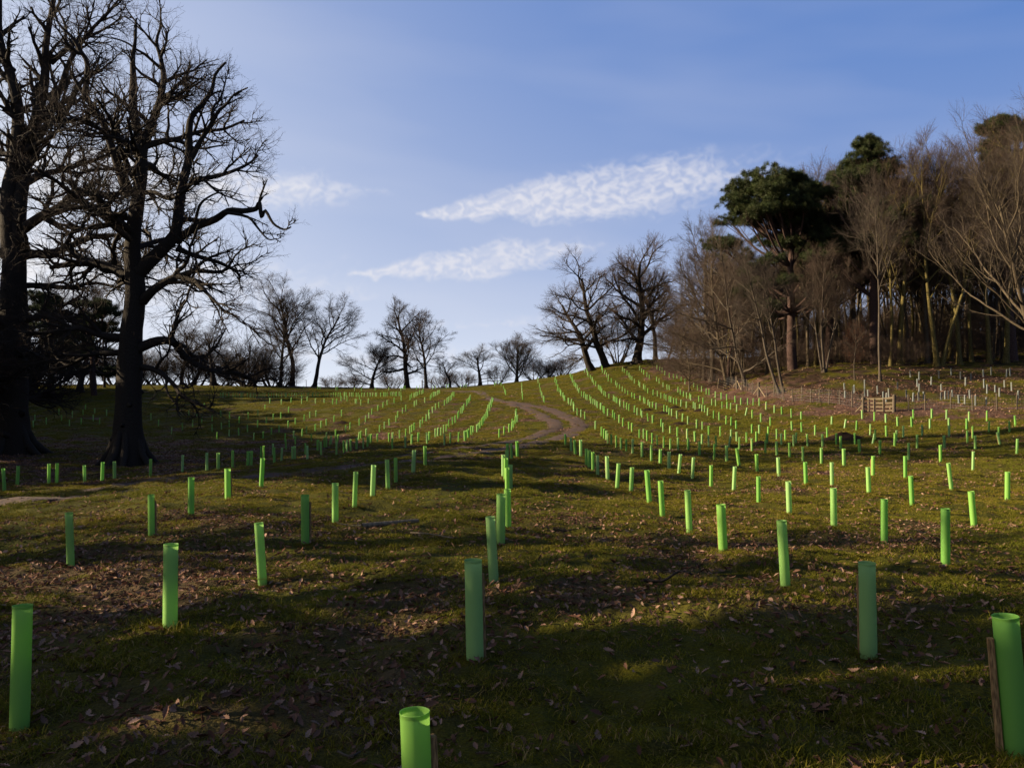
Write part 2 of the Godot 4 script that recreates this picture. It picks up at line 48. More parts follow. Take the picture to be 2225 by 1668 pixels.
	["the shaded group beyond the bank row", [-9.14, 32.92, -99, -8.25, 34.53, -99, -8.92, 34.78, -99, -9.67, 35.89, -99, -9.16, 36.06, -99, -8.63, 38.72, -99, -11.43, 39.43, -99, -11.81, 40.29, -99, -9.89, 40.95, -99, -8.07, 41.83, -99, -11.85, 42.43, -99, -8.13, 44.80, -99, -10.54, 48.61, -99, -13.07, 49.54, -99, -14.46, 57.13, -99]],
	["the dense far row", [-18.22, 107.95, -99, -17.96, 107.98, -99, -18.65, 108.00, -99, -18.98, 108.09, -99, -17.89, 108.14, -99, -19.44, 108.18, -99, -19.68, 108.25, -99, -17.62, 108.32, -99, -20.09, 108.33, -99, -20.29, 108.39, -99, -20.55, 108.48, -99, -17.31, 108.48, -99, -21.00, 108.53, -99, -21.26, 108.62, -99, -17.19, 108.64, -99, -21.28, 108.66, -99, -21.80, 108.75, -99, -22.10, 108.83, -99, -22.41, 108.88, -99, -16.70, 108.88, -99, -22.71, 108.97, -99, -23.04, 109.04, -99, -23.48, 109.10, -99, -16.36, 109.12, -99, -23.75, 109.18, -99, -24.08, 109.24, -99, -16.19, 109.27, -99, -24.37, 109.31, -99, -24.81, 109.35, -99, -25.11, 109.39, -99, -15.96, 109.42, -99, -25.43, 109.43, -99, -25.55, 109.47, -99, -26.02, 109.51, -99, -26.24, 109.56, -99, -26.63, 109.59, -99, -26.96, 109.64, -99, -15.51, 109.68, -99, -27.31, 109.69, -99, -27.61, 109.71, -99, -27.91, 109.76, -99, -15.28, 109.79, -99, -28.25, 109.80, -99, -28.59, 109.84, -99, -28.96, 109.89, -99, -29.10, 109.91, -99, -29.60, 109.97, -99, -15.02, 109.97, -99, -29.98, 110.00, -99, -30.26, 110.04, -99, -30.61, 110.07, -99, -14.88, 110.14, -99, -30.99, 110.17, -99, -31.33, 110.26, -99, -31.37, 110.27, -99, -14.54, 110.33, -99, -31.88, 110.38, -99, -32.15, 110.42, -99, -32.40, 110.48, -99, -14.35, 110.54, -99, -32.68, 110.54, -99, -33.17, 110.63, -99, -33.45, 110.69, -99, -33.81, 110.74, -99, -33.94, 110.80, -99, -34.28, 110.87, -99, -34.89, 110.95, -99, -35.05, 110.99, -99, -35.19, 111.05, -99, -35.58, 111.12, -99, -35.91, 111.19, -99, -36.26, 111.26, -99, -36.83, 111.34, -99, -36.88, 111.38, -99, -37.28, 111.45, -99, -37.62, 111.51, -99, -37.78, 111.56, -99, -38.04, 111.64, -99]],
	["the far scatter", [-15.83, 89.65, -99, -15.29, 91.08, -99, -16.57, 91.08, -99, -16.67, 91.13, -99, -18.74, 91.43, -99, -19.22, 91.62, -99, -19.31, 92.26, -99, -20.34, 92.67, -99, -25.05, 92.94, -99, -23.02, 93.63, -99, -21.54, 93.78, -99, -27.28, 96.41, -99, -24.91, 96.47, -99, -19.28, 96.60, -99, -18.72, 97.20, -99, -23.60, 98.58, -99, -17.77, 99.75, -99, -19.77, 100.96, -99, -25.09, 102.27, -99]],
	["the skyline scatter", [-23.85, 129.59, -99, -22.85, 129.83, -99, -20.82, 130.21, -99, -20.75, 130.22, -99, -26.77, 130.23, -99, -26.57, 130.29, -99, -18.75, 130.42, -99, -29.67, 130.69, -99, -29.34, 130.80, -99, -17.12, 131.95, -99, -32.25, 132.62, -99, -2.72, 134.80, -99, -15.03, 134.83, -99, -17.18, 135.16, -99, -12.57, 135.59, -99, -17.11, 136.92, -99, -8.22, 137.11, -99, -2.55, 137.64, -99, -14.91, 138.40, -99, -12.45, 139.19, -99, -7.46, 139.52, -99, -10.70, 139.77, -99, -7.87, 140.19, -99, -10.48, 141.86, -99]],
]
const GUARDS := [26.81, 69.01, 25.38, 65.23, 26.64, 66.87, 26.87, 67.16, 26.89, 65.28, 28.26, 68.57, 27.02, 64.96, 28.04, 65.63, 27.25, 62.80, 27.13, 62.06, 28.03, 63.65, 30.01, 66.63, 29.16, 63.29, 33.59, 72.14, 28.88, 61.64, 31.95, 67.46, 29.42, 61.93, 33.69, 70.84, 31.07, 65.30, 29.79, 61.91, 33.66, 68.73, 35.81, 71.78, 30.64, 61.14, 33.00, 65.80, 31.22, 61.70, 31.42, 61.64, 37.60, 73.25, 32.17, 62.52, 30.90, 59.19, 37.30, 71.19, 31.25, 59.07, 35.94, 67.82, 32.78, 61.28, 37.69, 70.28, 31.64, 58.45, 39.47, 71.66, 36.52, 66.21, 32.39, 58.45, 35.28, 63.56, 40.62, 72.54, 35.95, 63.68, 34.89, 61.26, 38.25, 66.46, 41.40, 71.64, 42.05, 72.23, 37.84, 64.81, 34.01, 57.61, 35.73, 60.45]
const OAK_A_AT := [-17.06, 38.0]
const OAK_B_AT := [-27.00, 46.0]
var OAK_A := [
	[0.66, 0.03, [Vector3(0.00, -0.04, 0.00), Vector3(0.04, 1.23, 0.00), Vector3(0.08, 3.27, 0.00), Vector3(0.12, 5.59, 0.00), Vector3(0.29, 7.35, 0.00), Vector3(0.27, 8.37, 0.00), Vector3(0.20, 9.60, 0.00), Vector3(0.31, 10.97, 0.00), Vector3(0.55, 13.03, 0.00), Vector3(0.47, 14.42, 0.00), Vector3(0.20, 15.80, 0.00), Vector3(0.20, 17.17, 0.00), Vector3(0.16, 18.01, 0.00), Vector3(0.27, 18.91, 0.00), Vector3(0.31, 19.87, 0.00)], 1],
	[0.27, 0.06, [Vector3(0.04, 11.95, 0.00), Vector3(-0.31, 13.07, 0.20), Vector3(-0.55, 13.86, 0.40), Vector3(-1.10, 15.25, 0.60), Vector3(-1.65, 16.21, 0.80), Vector3(-1.96, 17.03, 1.00)], 0],
	[0.14, 0.03, [Vector3(-1.57, 16.09, 0.80), Vector3(-1.31, 17.32, 1.04), Vector3(-1.45, 17.93, 1.28), Vector3(-1.80, 18.42, 1.52), Vector3(-2.21, 19.03, 1.76), Vector3(-2.49, 19.72, 2.00)], 1],
	[0.34, 0.05, [Vector3(0.43, 8.54, 0.00), Vector3(1.25, 9.52, -0.11), Vector3(1.86, 10.21, -0.22), Vector3(2.00, 10.97, -0.33), Vector3(2.21, 12.35, -0.44), Vector3(2.41, 13.72, -0.55), Vector3(2.41, 14.76, -0.65), Vector3(2.55, 15.66, -0.76), Vector3(2.90, 16.36, -0.87), Vector3(3.25, 16.97, -0.98), Vector3(3.51, 17.66, -1.09), Vector3(3.96, 18.25, -1.20)], 0],
	[0.16, 0.03, [Vector3(2.41, 13.58, -0.60), Vector3(2.72, 13.93, -0.54), Vector3(3.04, 14.56, -0.49), Vector3(3.59, 15.52, -0.43), Vector3(3.94, 15.80, -0.37), Vector3(4.27, 16.13, -0.31), Vector3(4.49, 16.52, -0.26), Vector3(5.25, 16.87, -0.20)], 0],
	[0.09, 0.03, [Vector3(3.53, 15.42, -0.50), Vector3(3.45, 16.13, -0.73), Vector3(3.66, 16.56, -0.97), Vector3(3.80, 17.52, -1.20)], 1],
	[0.2, 0.03, [Vector3(1.94, 10.01, -0.50), Vector3(2.90, 10.62, -0.35), Vector3(3.66, 10.97, -0.19), Vector3(4.35, 11.21, -0.04), Vector3(5.10, 11.31, 0.12), Vector3(5.66, 11.37, 0.27), Vector3(5.96, 11.48, 0.43), Vector3(6.00, 10.97, 0.58), Vector3(6.35, 11.03, 0.74), Vector3(6.70, 10.62, 0.89), Vector3(7.11, 10.35, 1.05), Vector3(7.56, 10.21, 1.20)], 0],
	[0.08, 0.02, [Vector3(4.35, 11.17, 0.20), Vector3(5.39, 10.82, 0.50), Vector3(6.06, 10.41, 0.80), Vector3(6.49, 9.86, 1.10), Vector3(6.90, 9.72, 1.40)], 0],
	[0.08, 0.02, [Vector3(2.90, 10.62, -0.10), Vector3(3.10, 11.37, 0.07), Vector3(3.72, 11.72, 0.25), Vector3(4.35, 11.92, 0.42), Vector3(4.70, 11.37, 0.60)], 0],
	[0.24, 0.05, [Vector3(0.63, 7.25, 0.00), Vector3(1.25, 7.80, 0.13), Vector3(1.94, 8.15, 0.27), Vector3(2.61, 8.41, 0.40), Vector3(3.31, 8.58, 0.53), Vector3(4.35, 8.51, 0.67), Vector3(4.96, 9.00, 0.80)], 1],
	[0.13, 0.03, [Vector3(2.35, 8.29, 0.40), Vector3(3.16, 8.00, 0.76), Vector3(3.72, 7.66, 1.12), Vector3(4.21, 7.11, 1.48), Vector3(4.90, 6.76, 1.84), Vector3(5.66, 6.27, 2.20)], 1],
	[0.15, 0.04, [Vector3(1.94, 9.70, -0.50), Vector3(2.61, 9.45, -0.88), Vector3(3.66, 9.11, -1.25), Vector3(4.21, 8.82, -1.62), Vector3(4.33, 8.54, -2.00)], 1],
	[0.24, 0.06, [Vector3(0.47, 5.17, 0.00), Vector3(1.25, 5.55, -0.21), Vector3(1.86, 5.45, -0.43), Vector3(2.27, 4.96, -0.64), Vector3(2.96, 4.41, -0.86), Vector3(3.66, 4.21, -1.07), Vector3(4.35, 4.00, -1.29), Vector3(5.04, 3.80, -1.50)], 1],
	[0.15, 0.04, [Vector3(0.47, 4.35, 0.00), Vector3(1.25, 4.27, 0.27), Vector3(1.94, 3.86, 0.53), Vector3(2.41, 3.51, 0.80), Vector3(2.96, 3.04, 1.07), Vector3(3.66, 2.70, 1.33), Vector3(4.35, 2.41, 1.60)], 1],
	[0.27, 0.09, [Vector3(-0.04, 8.27, 0.00), Vector3(-0.55, 8.58, -0.24), Vector3(-1.39, 8.90, -0.48), Vector3(-2.35, 9.00, -0.72), Vector3(-3.39, 9.05, -0.96), Vector3(-4.12, 8.98, -1.20)], 1],
	[0.2, 0.06, [Vector3(-0.10, 11.03, 0.00), Vector3(-0.65, 11.11, 0.45), Vector3(-1.16, 11.19, 0.90), Vector3(-1.78, 11.03, 1.35), Vector3(-2.59, 10.82, 1.80)], 1],
	[0.2, 0.06, [Vector3(-0.18, 5.62, 0.00), Vector3(-1.16, 5.82, 0.30), Vector3(-1.86, 5.92, 0.60), Vector3(-2.76, 5.86, 0.90), Vector3(-3.82, 5.62, 1.20)], 1],
	[0.17, 0.05, [Vector3(-0.18, 5.00, 0.00), Vector3(-1.16, 5.00, -0.35), Vector3(-1.92, 4.96, -0.70), Vector3(-3.25, 4.41, -1.05), Vector3(-4.23, 4.19, -1.40)], 1],
	[0.24, 0.05, [Vector3(0.53, 13.48, 0.00), Vector3(0.71, 14.50, -0.14), Vector3(0.90, 15.46, -0.29), Vector3(1.31, 16.48, -0.43), Vector3(1.25, 17.52, -0.57), Vector3(1.00, 18.42, -0.71), Vector3(0.86, 19.17, -0.86), Vector3(1.06, 19.79, -1.00)], 1],
	[0.12, 0.04, [Vector3(1.29, 16.44, -0.80), Vector3(1.59, 16.56, -0.33), Vector3(2.29, 16.21, 0.13), Vector3(2.90, 16.21, 0.60)], 1],
	[0.12, 0.03, [Vector3(1.25, 16.54, -0.80), Vector3(1.49, 17.05, -1.10), Vector3(1.80, 17.52, -1.40), Vector3(2.14, 17.87, -1.70), Vector3(2.61, 17.87, -2.00)], 1],
	[0.13, 0.04, [Vector3(0.47, 12.05, 0.00), Vector3(1.29, 11.95, 0.50), Vector3(2.21, 11.64, 1.00), Vector3(3.12, 11.84, 1.50), Vector3(3.94, 12.25, 2.00)], 1],
	[0.14, 0.04, [Vector3(2.35, 12.86, -1.00), Vector3(3.12, 13.17, -1.38), Vector3(3.94, 13.48, -1.75), Vector3(4.66, 13.89, -2.12), Vector3(4.96, 14.50, -2.50)], 1],
	[0.13, 0.04, [Vector3(0.31, 13.89, 0.00), Vector3(-0.55, 14.50, -0.40), Vector3(-0.96, 14.91, -0.80), Vector3(-1.27, 14.50, -1.20), Vector3(-1.78, 14.29, -1.60)], 1],
]
var OAK_B := [
	[0.98, 0.55, [Vector3(0.00, -0.07, 0.00), Vector3(0.05, 2.10, 0.00), Vector3(0.10, 4.57, 0.00), Vector3(0.20, 8.28, 0.00), Vector3(0.25, 11.00, 0.00)], 1],
	[0.5, 0.08, [Vector3(0.05, 10.51, 0.00), Vector3(0.00, 13.97, 0.11), Vector3(0.35, 15.99, 0.23), Vector3(0.42, 18.51, 0.34), Vector3(0.10, 20.59, 0.46), Vector3(-0.32, 22.27, 0.57), Vector3(-0.17, 24.35, 0.69), Vector3(-0.37, 26.57, 0.80)], 1],
	[0.5, 0.08, [Vector3(0.30, 10.88, 0.00), Vector3(0.49, 13.97, -0.11), Vector3(0.87, 16.68, -0.23), Vector3(1.24, 18.41, -0.34), Vector3(1.58, 20.17, -0.46), Vector3(1.68, 22.27, -0.57), Vector3(1.88, 24.35, -0.69), Vector3(2.22, 26.32, -0.80)], 1],
	[0.24, 0.06, [Vector3(0.99, 16.93, -0.50), Vector3(1.98, 17.87, -0.16), Vector3(2.84, 18.34, 0.18), Vector3(3.86, 19.50, 0.52), Vector3(4.57, 20.02, 0.86), Vector3(5.44, 20.15, 1.20)], 1],
	[0.22, 0.06, [Vector3(0.62, 14.46, 0.00), Vector3(1.61, 15.15, -0.30), Vector3(2.47, 15.50, -0.60), Vector3(3.58, 15.82, -0.90), Vector3(4.70, 16.31, -1.20), Vector3(5.31, 16.68, -1.50)], 1],
	[0.3, 0.1, [Vector3(0.35, 11.86, 0.00), Vector3(1.68, 12.66, 0.30), Vector3(2.84, 13.08, 0.60), Vector3(4.18, 13.62, 0.90), Vector3(5.19, 13.79, 1.20), Vector3(6.13, 13.57, 1.50)], 1],
	[0.3, 0.1, [Vector3(0.30, 10.51, 0.00), Vector3(0.99, 10.63, -0.20), Vector3(2.22, 11.00, -0.40), Vector3(3.21, 11.37, -0.60), Vector3(4.20, 11.79, -0.80), Vector3(5.98, 11.91, -1.00)], 1],
	[0.22, 0.03, [Vector3(1.36, 18.17, -0.60), Vector3(2.47, 19.65, -0.28), Vector3(3.21, 21.38, 0.04), Vector3(4.45, 22.62, 0.36), Vector3(5.69, 23.85, 0.68), Vector3(6.67, 24.84, 1.00)], 1],
	[0.18, 0.03, [Vector3(1.68, 21.38, -0.80), Vector3(2.72, 22.62, -1.37), Vector3(3.71, 23.61, -1.93), Vector3(4.94, 24.59, -2.50)], 1],
	[0.28, 0.08, [Vector3(0.12, 13.22, 0.00), Vector3(-1.24, 14.46, 0.17), Vector3(-2.72, 15.20, 0.33), Vector3(-4.20, 16.19, 0.50)], 1],
	[0.26, 0.08, [Vector3(0.00, 10.51, 0.00), Vector3(-1.73, 11.49, -0.50), Vector3(-3.46, 11.99, -1.00)], 1],
	[0.26, 0.08, [Vector3(0.00, 7.04, 0.00), Vector3(-1.98, 8.03, 0.50), Vector3(-3.71, 8.28, 1.00)], 1],
	[0.2, 0.05, [Vector3(0.10, 20.59, 0.00), Vector3(-1.24, 22.37, 0.33), Vector3(-1.98, 24.35, 0.67), Vector3(-2.97, 25.83, 1.00)], 1],
	[0.24, 0.07, [Vector3(0.20, 7.04, 0.00), Vector3(1.48, 7.29, 0.40), Vector3(2.47, 7.54, 0.80), Vector3(3.46, 7.24, 1.20), Vector3(4.57, 7.29, 1.60)], 1],
	[0.2, 0.06, [Vector3(0.20, 9.02, 0.00), Vector3(1.24, 9.22, -0.55), Vector3(2.47, 9.07, -1.10), Vector3(3.71, 9.37, -1.65), Vector3(4.82, 9.22, -2.20)], 1],
	[0.2, 0.06, [Vector3(0.20, 5.07, 0.00), Vector3(1.36, 5.31, 0.73), Vector3(2.47, 5.17, 1.47), Vector3(3.46, 4.82, 2.20)], 1],
	[0.16, 0.04, [Vector3(0.74, 16.19, 0.00), Vector3(1.98, 16.68, 0.60), Vector3(2.97, 16.93, 1.20), Vector3(3.95, 17.67, 1.80), Vector3(4.57, 18.17, 2.40)], 1],
]

var rng := RandomNumberGenerator.new()
var used := {}
var mat := {}
var noise_a := FastNoiseLite.new()
var noise_b := FastNoiseLite.new()
var noise_c := FastNoiseLite.new()
var noise_m := FastNoiseLite.new()


class Acc:
	var v := PackedVector3Array()
	var n := PackedVector3Array()
	var i := PackedInt32Array()
	var c := PackedColorArray()

	func tube(path: PackedVector3Array, radii: PackedFloat32Array, sides: int, lump := 0.0, phase := 0.0) -> void:
		var count := path.size()
		var t := (path[1] - path[0]).normalized()
		var side := t.cross(Vector3(0.31, 0.2, 0.93)).normalized()
		var first := v.size()
		for k in count:
			if k < count - 1 and k > 0:
				t = (path[k + 1] - path[k - 1]).normalized()
			elif k == count - 1:
				t = (path[k] - path[k - 1]).normalized()
			side = (side - t * side.dot(t)).normalized()
			var up := t.cross(side)
			for s in sides:
				var a := TAU * s / sides
				var o := side * cos(a) + up * sin(a)
				var r := radii[k]
				if lump > 0.0:
					r *= 1.0 + lump * (sin(a * 3.0 + phase + k * 0.35) * 0.5 + sin(a * 7.0 - phase * 2.0 + k * 0.9) * 0.3 + sin(a * 5.0 + k * 1.7) * 0.25)
				v.append(path[k] + o * r)
				n.append(o)
		for k in count - 1:
			var b := first + k * sides
			for s in sides:
				var e := (s + 1) % sides
				i.append(b + s)
				i.append(b + sides + s)
				i.append(b + e)
				i.append(b + e)
				i.append(b + sides + s)
				i.append(b + sides + e)
		# close the tip
		var last := v.size()
		v.append(path[count - 1] + t * radii[count - 1] * 0.6)
		n.append(t)
		for s in sides:
			i.append(last - sides + s)
			i.append(last)
			i.append(last - sides + (s + 1) % sides)

	func add(o: Acc, xf: Transform3D) -> void:
		var base := v.size()
		v.append_array(xf * o.v)
		n.append_array(Transform3D(xf.basis.orthonormalized(), Vector3.ZERO) * o.n)
		for k in o.i:
			i.append(base + k)

	func box(xf: Transform3D, size: Vector3) -> void:
		var h := size * 0.5
		var bev := minf(minf(h.x, h.y), h.z) * 0.25
		# an eight-sided bar: chamfered along its longest axis
		for axis in 3:
			for sg in [-1.0, 1.0]:
				var nn := Vector3.ZERO
				nn[axis] = sg
				var a1 := (axis + 1) % 3
				var a2 := (axis + 2) % 3
				var q := []
				for s in [[-1, -1], [1, -1], [1, 1], [-1, 1]]:
					var p := Vector3.ZERO
					p[axis] = sg * h[axis]
					p[a1] = s[0] * (h[a1] - bev)
					p[a2] = s[1] * (h[a2] - bev)
					q.append(p)
				quad(xf, q, nn, sg > 0)
		for axis in 3:
			var a1 := (axis + 1) % 3
			var a2 := (axis + 2) % 3
			for s in [[-1, -1], [1, -1], [1, 1], [-1, 1]]:
				var nn := Vector3.ZERO
				nn[a1] = s[0]
				nn[a2] = s[1]
				var q := []
				for e in [[-1, 0], [1, 0], [1, 1], [-1, 1]]:
					var p := Vector3.ZERO
					p[axis] = e[0] * (h[axis] - bev)
					p[a1] = s[0] * (h[a1] - (bev if e[1] == 0 else 0.0))
					p[a2] = s[1] * (h[a2] - (bev if e[1] == 1 else 0.0))
					q.append(p)
				quad(xf, q, nn.normalized(), s[0] * s[1] > 0)

	func quad(xf: Transform3D, q: Array, nn: Vector3, flip: bool) -> void:
		var b := v.size()
		var wn := (xf.basis * nn).normalized()
		for p in q:
			v.append(xf * p)
			n.append(wn)
		var tri := [0, 2, 1, 0, 3, 2] if flip else [0, 1, 2, 0, 2, 3]
		for k in tri:
			i.append(b + k)

	func mesh() -> ArrayMesh:
		var arr := []
		arr.resize(Mesh.ARRAY_MAX)
		arr[Mesh.ARRAY_VERTEX] = v
		if n.size() == v.size():
			arr[Mesh.ARRAY_NORMAL] = n
		if c.size() == v.size():
			arr[Mesh.ARRAY_COLOR] = c
		arr[Mesh.ARRAY_INDEX] = i
		var m := ArrayMesh.new()
		m.add_surface_from_arrays(Mesh.PRIMITIVE_TRIANGLES, arr)
		return m


func numbered(called: String) -> String:
	var k: int = used.get(called, 0)
	used[called] = k + 1
	return called if k == 0 else "%s_%03d" % [called, k]


func tag(o: Node3D, label: String, category: String, group := "", kind := "") -> Node3D:
	if label:
		o.set_meta("label", label)
	if category:
		o.set_meta("category", category)
	if group:
		o.set_meta("group", group)
	if kind:
		o.set_meta("kind", kind)
	return o


func thing(called: String, label: String, category: String, at: Vector3, group := "") -> Node3D:
	var o := Node3D.new()
	o.name = numbered(called)
	add_child(o)
	o.position = at
	return tag(o, label, category, group)


func part(called: String, m: Mesh, material: Material, parent: Node3D) -> MeshInstance3D:
	var o := MeshInstance3D.new()
	o.name = called
	o.mesh = m
	o.material_override = material
	parent.add_child(o, true)
	return o


func scatter(called: String, m: Mesh, material: Material, buf: PackedFloat32Array, parent: Node3D) -> MultiMeshInstance3D:
	var mm := MultiMesh.new()
	mm.transform_format = MultiMesh.TRANSFORM_3D
	mm.use_colors = true
	mm.mesh = m
	mm.instance_count = buf.size() / 16
	mm.buffer = buf
	var o := MultiMeshInstance3D.new()
	o.name = called
	o.multimesh = mm
	o.material_override = material
	parent.add_child(o, true)
	return o


func put(buf: PackedFloat32Array, xf: Transform3D, c: Color) -> void:
	var b := xf.basis
	var o := xf.origin
	buf.append_array(PackedFloat32Array([b.x.x, b.y.x, b.z.x, o.x, b.x.y, b.y.y, b.z.y, o.y, b.x.z, b.y.z, b.z.z, o.z, c.r, c.g, c.b, 1.0]))


# ------------------------------------------------------------------ the land
const GX0 := -156.0
const GZ0 := -60.0
const GSTEP := 3.0
const GNX := 105
const GNZ := 100
var table := PackedFloat32Array()


func survey() -> void:
	table.resize(GNX * GNZ)
	var count := LAND.size() / 3
	for gz in GNZ:
		var z := (GZ0 + gz * GSTEP) / 30.0
		for gx in GNX:
			var x := (GX0 + gx * GSTEP) / 30.0
			var h: float = LAND_PLANE[0] + LAND_PLANE[1] * x + LAND_PLANE[2] * z
			for k in count:
				var dx := x - LAND[k * 3]
				var dz := z - LAND[k * 3 + 1]
				var r2 := dx * dx + dz * dz
				if r2 > 1e-9:
					h += LAND[k * 3 + 2] * 0.5 * r2 * log(r2)
			table[gz * GNX + gx] = h


func cubic(a: float, b: float, c: float, e: float, t: float) -> float:
	return b + 0.5 * t * (c - a + t * (2.0 * a - 5.0 * b + 4.0 * c - e + t * (3.0 * (b - c) + e - a)))


func land(x: float, d: float) -> float:
	var fx := clampf((x - GX0) / GSTEP, 1.0, GNX - 2.001)
	var fz := clampf((d - GZ0) / GSTEP, 1.0, GNZ - 2.001)
	var ix := int(fx)
	var iz := int(fz)
	var tx := fx - ix
	var tz := fz - iz
	var q := (iz - 1) * GNX + ix - 1
	var r0 := cubic(table[q], table[q + 1], table[q + 2], table[q + 3], tx)
	q += GNX
	var r1 := cubic(table[q], table[q + 1], table[q + 2], table[q + 3], tx)
	q += GNX
	var r2 := cubic(table[q], table[q + 1], table[q + 2], table[q + 3], tx)
	q += GNX
	var r3 := cubic(table[q], table[q + 1], table[q + 2], table[q + 3], tx)
	return cubic(r0, r1, r2, r3, tz)


func near_line(x: float, d: float, line: PackedVector2Array) -> float:
	var best := 1e9
	var p := Vector2(x, d)
	for k in line.size() - 1:
		var q := Geometry2D.get_closest_point_to_segment(p, line[k], line[k + 1])
		best = minf(best, p.distance_squared_to(q))
	return sqrt(best)


var rut_lo := Vector2(-30, 18)
var rut_hi := Vector2(9, 150)


func rut(x: float, d: float) -> float:
	if x < rut_lo.x or x > rut_hi.x or d < rut_lo.y or d > rut_hi.y:
		return 9.0
	return minf(near_line(x, d, RUT_OUTER), near_line(x, d, RUT_INNER))


func ground(x: float, d: float) -> float:
	var h := land(x, d)
	h += noise_a.get_noise_2d(x, d) * 0.10 + noise_b.get_noise_2d(x, d) * 0.085
	if d < 30.0:
		h += noise_c.get_noise_2d(x, d) * 0.03
	var r := rut(x, d)
	if r < 1.3:
		h -= 0.16 * exp(-r * r / 0.22) * clampf((42.0 - d) / 8.0, 0.0, 1.0)
	return h


func at(x: float, d: float, up := 0.0) -> Vector3:
	return Vector3(x, ground(x, d) + up, -d)


func tilt(x: float, d: float) -> Basis:
	var e := 0.12
	var n := Vector3(ground(x - e, d) - ground(x + e, d), 2.0 * e, ground(x, d + e) - ground(x, d - e)).normalized()
	var s := n.cross(Vector3.FORWARD).normalized()
	return Basis(s, n, s.cross(n)) if s.length() > 0.1 else Basis()


# how much of the ground is fallen leaves, 0 to 1
func litter(x: float, d: float) -> float:
	var k := noise_m.get_noise_2d(x, d * 0.8) * 1.7 + noise_a.get_noise_2d(x * 1.6 + 70.0, d * 1.3) * 0.9
	var base := 0.13
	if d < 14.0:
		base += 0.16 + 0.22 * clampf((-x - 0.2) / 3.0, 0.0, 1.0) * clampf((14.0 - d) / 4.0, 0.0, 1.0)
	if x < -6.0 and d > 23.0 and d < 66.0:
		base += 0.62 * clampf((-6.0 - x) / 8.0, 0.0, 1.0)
	if x > -16.0 and x < 4.0 and d > 55.0 and d < 95.0:
		base += 0.16
	if d > 38.0 and x > 6.0:
		var f := near_line(x, d, FENCE_LINE)
		base += 0.95 * exp(-f * f / 9.0)
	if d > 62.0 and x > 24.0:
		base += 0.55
	return clampf(base + k * (0.40 if d < 22.0 else 0.62), 0.0, 1.0)


const GRASS := Color(0.068, 0.066, 0.006)
const STRAW := Color(0.104, 0.080, 0.016)
const MOSS := Color(0.040, 0.040, 0.003)
const LITTER := Color(0.125, 0.068, 0.050)
const EARTH := Color(0.022, 0.014, 0.009)


func soil_color(x: float, d: float) -> Color:
	var l := litter(x, d)
	var k := noise_b.get_noise_2d(x * 0.6 + 31.0, d * 0.6) * 0.5 + 0.5
	var q := noise_a.get_noise_2d(x * 0.5 - 90.0, d * 0.5 + 12.0) * 0.5 + 0.5
	var c := MOSS.lerp(GRASS, clampf(k * 1.6 - 0.3, 0.0, 1.0)).lerp(STRAW, clampf(q * 1.5 - 0.55, 0.0, 1.0) * 0.7)
	var e := noise_c.get_noise_2d(x * 0.5, d * 0.5) * 0.5 + 0.5
	c = c.lerp(EARTH, clampf(e * 2.2 - 1.25, 0.0, 1.0) * 0.75)
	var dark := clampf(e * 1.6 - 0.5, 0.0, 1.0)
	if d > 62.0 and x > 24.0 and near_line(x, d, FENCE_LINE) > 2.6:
		dark = clampf(dark + 0.55, 0.0, 1.0)  # dark soil and litter behind the fence, deepened to stand in for tree shade
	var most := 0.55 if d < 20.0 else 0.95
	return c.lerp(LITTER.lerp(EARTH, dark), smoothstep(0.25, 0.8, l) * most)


func build_ground() -> Node3D:
	var angles := PackedFloat32Array()
	var a := -180.0
	while a < 180.0:
		angles.append(deg_to_rad(a))
		a += 0.26 if absf(a) < 41.0 else (1.0 if absf(a) < 60.0 else 4.0)
	var rings := PackedFloat32Array()
	var r := 0.5
	while r < 150.0:
		rings.append(r)
		r += clampf(r * 0.0125, 0.03, 0.8)
	while r < 900.0:
		rings.append(r)
		r *= 1.08
	var na := angles.size()
	var acc := Acc.new()
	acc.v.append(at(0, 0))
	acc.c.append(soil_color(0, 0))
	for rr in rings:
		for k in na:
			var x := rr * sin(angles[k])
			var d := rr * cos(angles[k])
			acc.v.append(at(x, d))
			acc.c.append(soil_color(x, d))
	for k in na:
		acc.i.append_array(PackedInt32Array([0, 1 + k, 1 + (k + 1) % na]))
	for q in rings.size() - 1:
		var b := 1 + q * na
		for k in na:
			var e := (k + 1) % na
			acc.i.append_array(PackedInt32Array([b + k, b + na + k, b + e, b + e, b + na + k, b + na + e]))
	# smooth normals
	acc.n.resize(acc.v.size())
	acc.n.fill(Vector3.ZERO)
	var idx := acc.i
	for t in range(0, idx.size(), 3):
		var p := acc.v[idx[t]]
		var nn := (acc.v[idx[t + 2]] - p).cross(acc.v[idx[t + 1]] - p)
		acc.n[idx[t]] += nn
		acc.n[idx[t + 1]] += nn
		acc.n[idx[t + 2]] += nn
	for t in acc.n.size():
		acc.n[t] = acc.n[t].normalized()
	var g := part("ground", acc.mesh(), mat.soil, self)
	g.set_meta("kind", "structure")
	g.set_meta("label", "mossy winter pasture strewn with fallen oak leaves")
	return g


func in_view(x: float, d: float, spare := 3.0) -> bool:
	return d > 1.2 and absf(x) < d * 0.64 + spare


# ------------------------------------------------------------------ sky
func srgb(r: float, g: float, b: float) -> Vector3:
	var c := Color(r / 255.0, g / 255.0, b / 255.0).srgb_to_linear()
	return Vector3(c.r, c.g, c.b)


var sky_noise := FastNoiseLite.new()
var sky_fine := FastNoiseLite.new()
var sun_dir := Vector3.ZERO


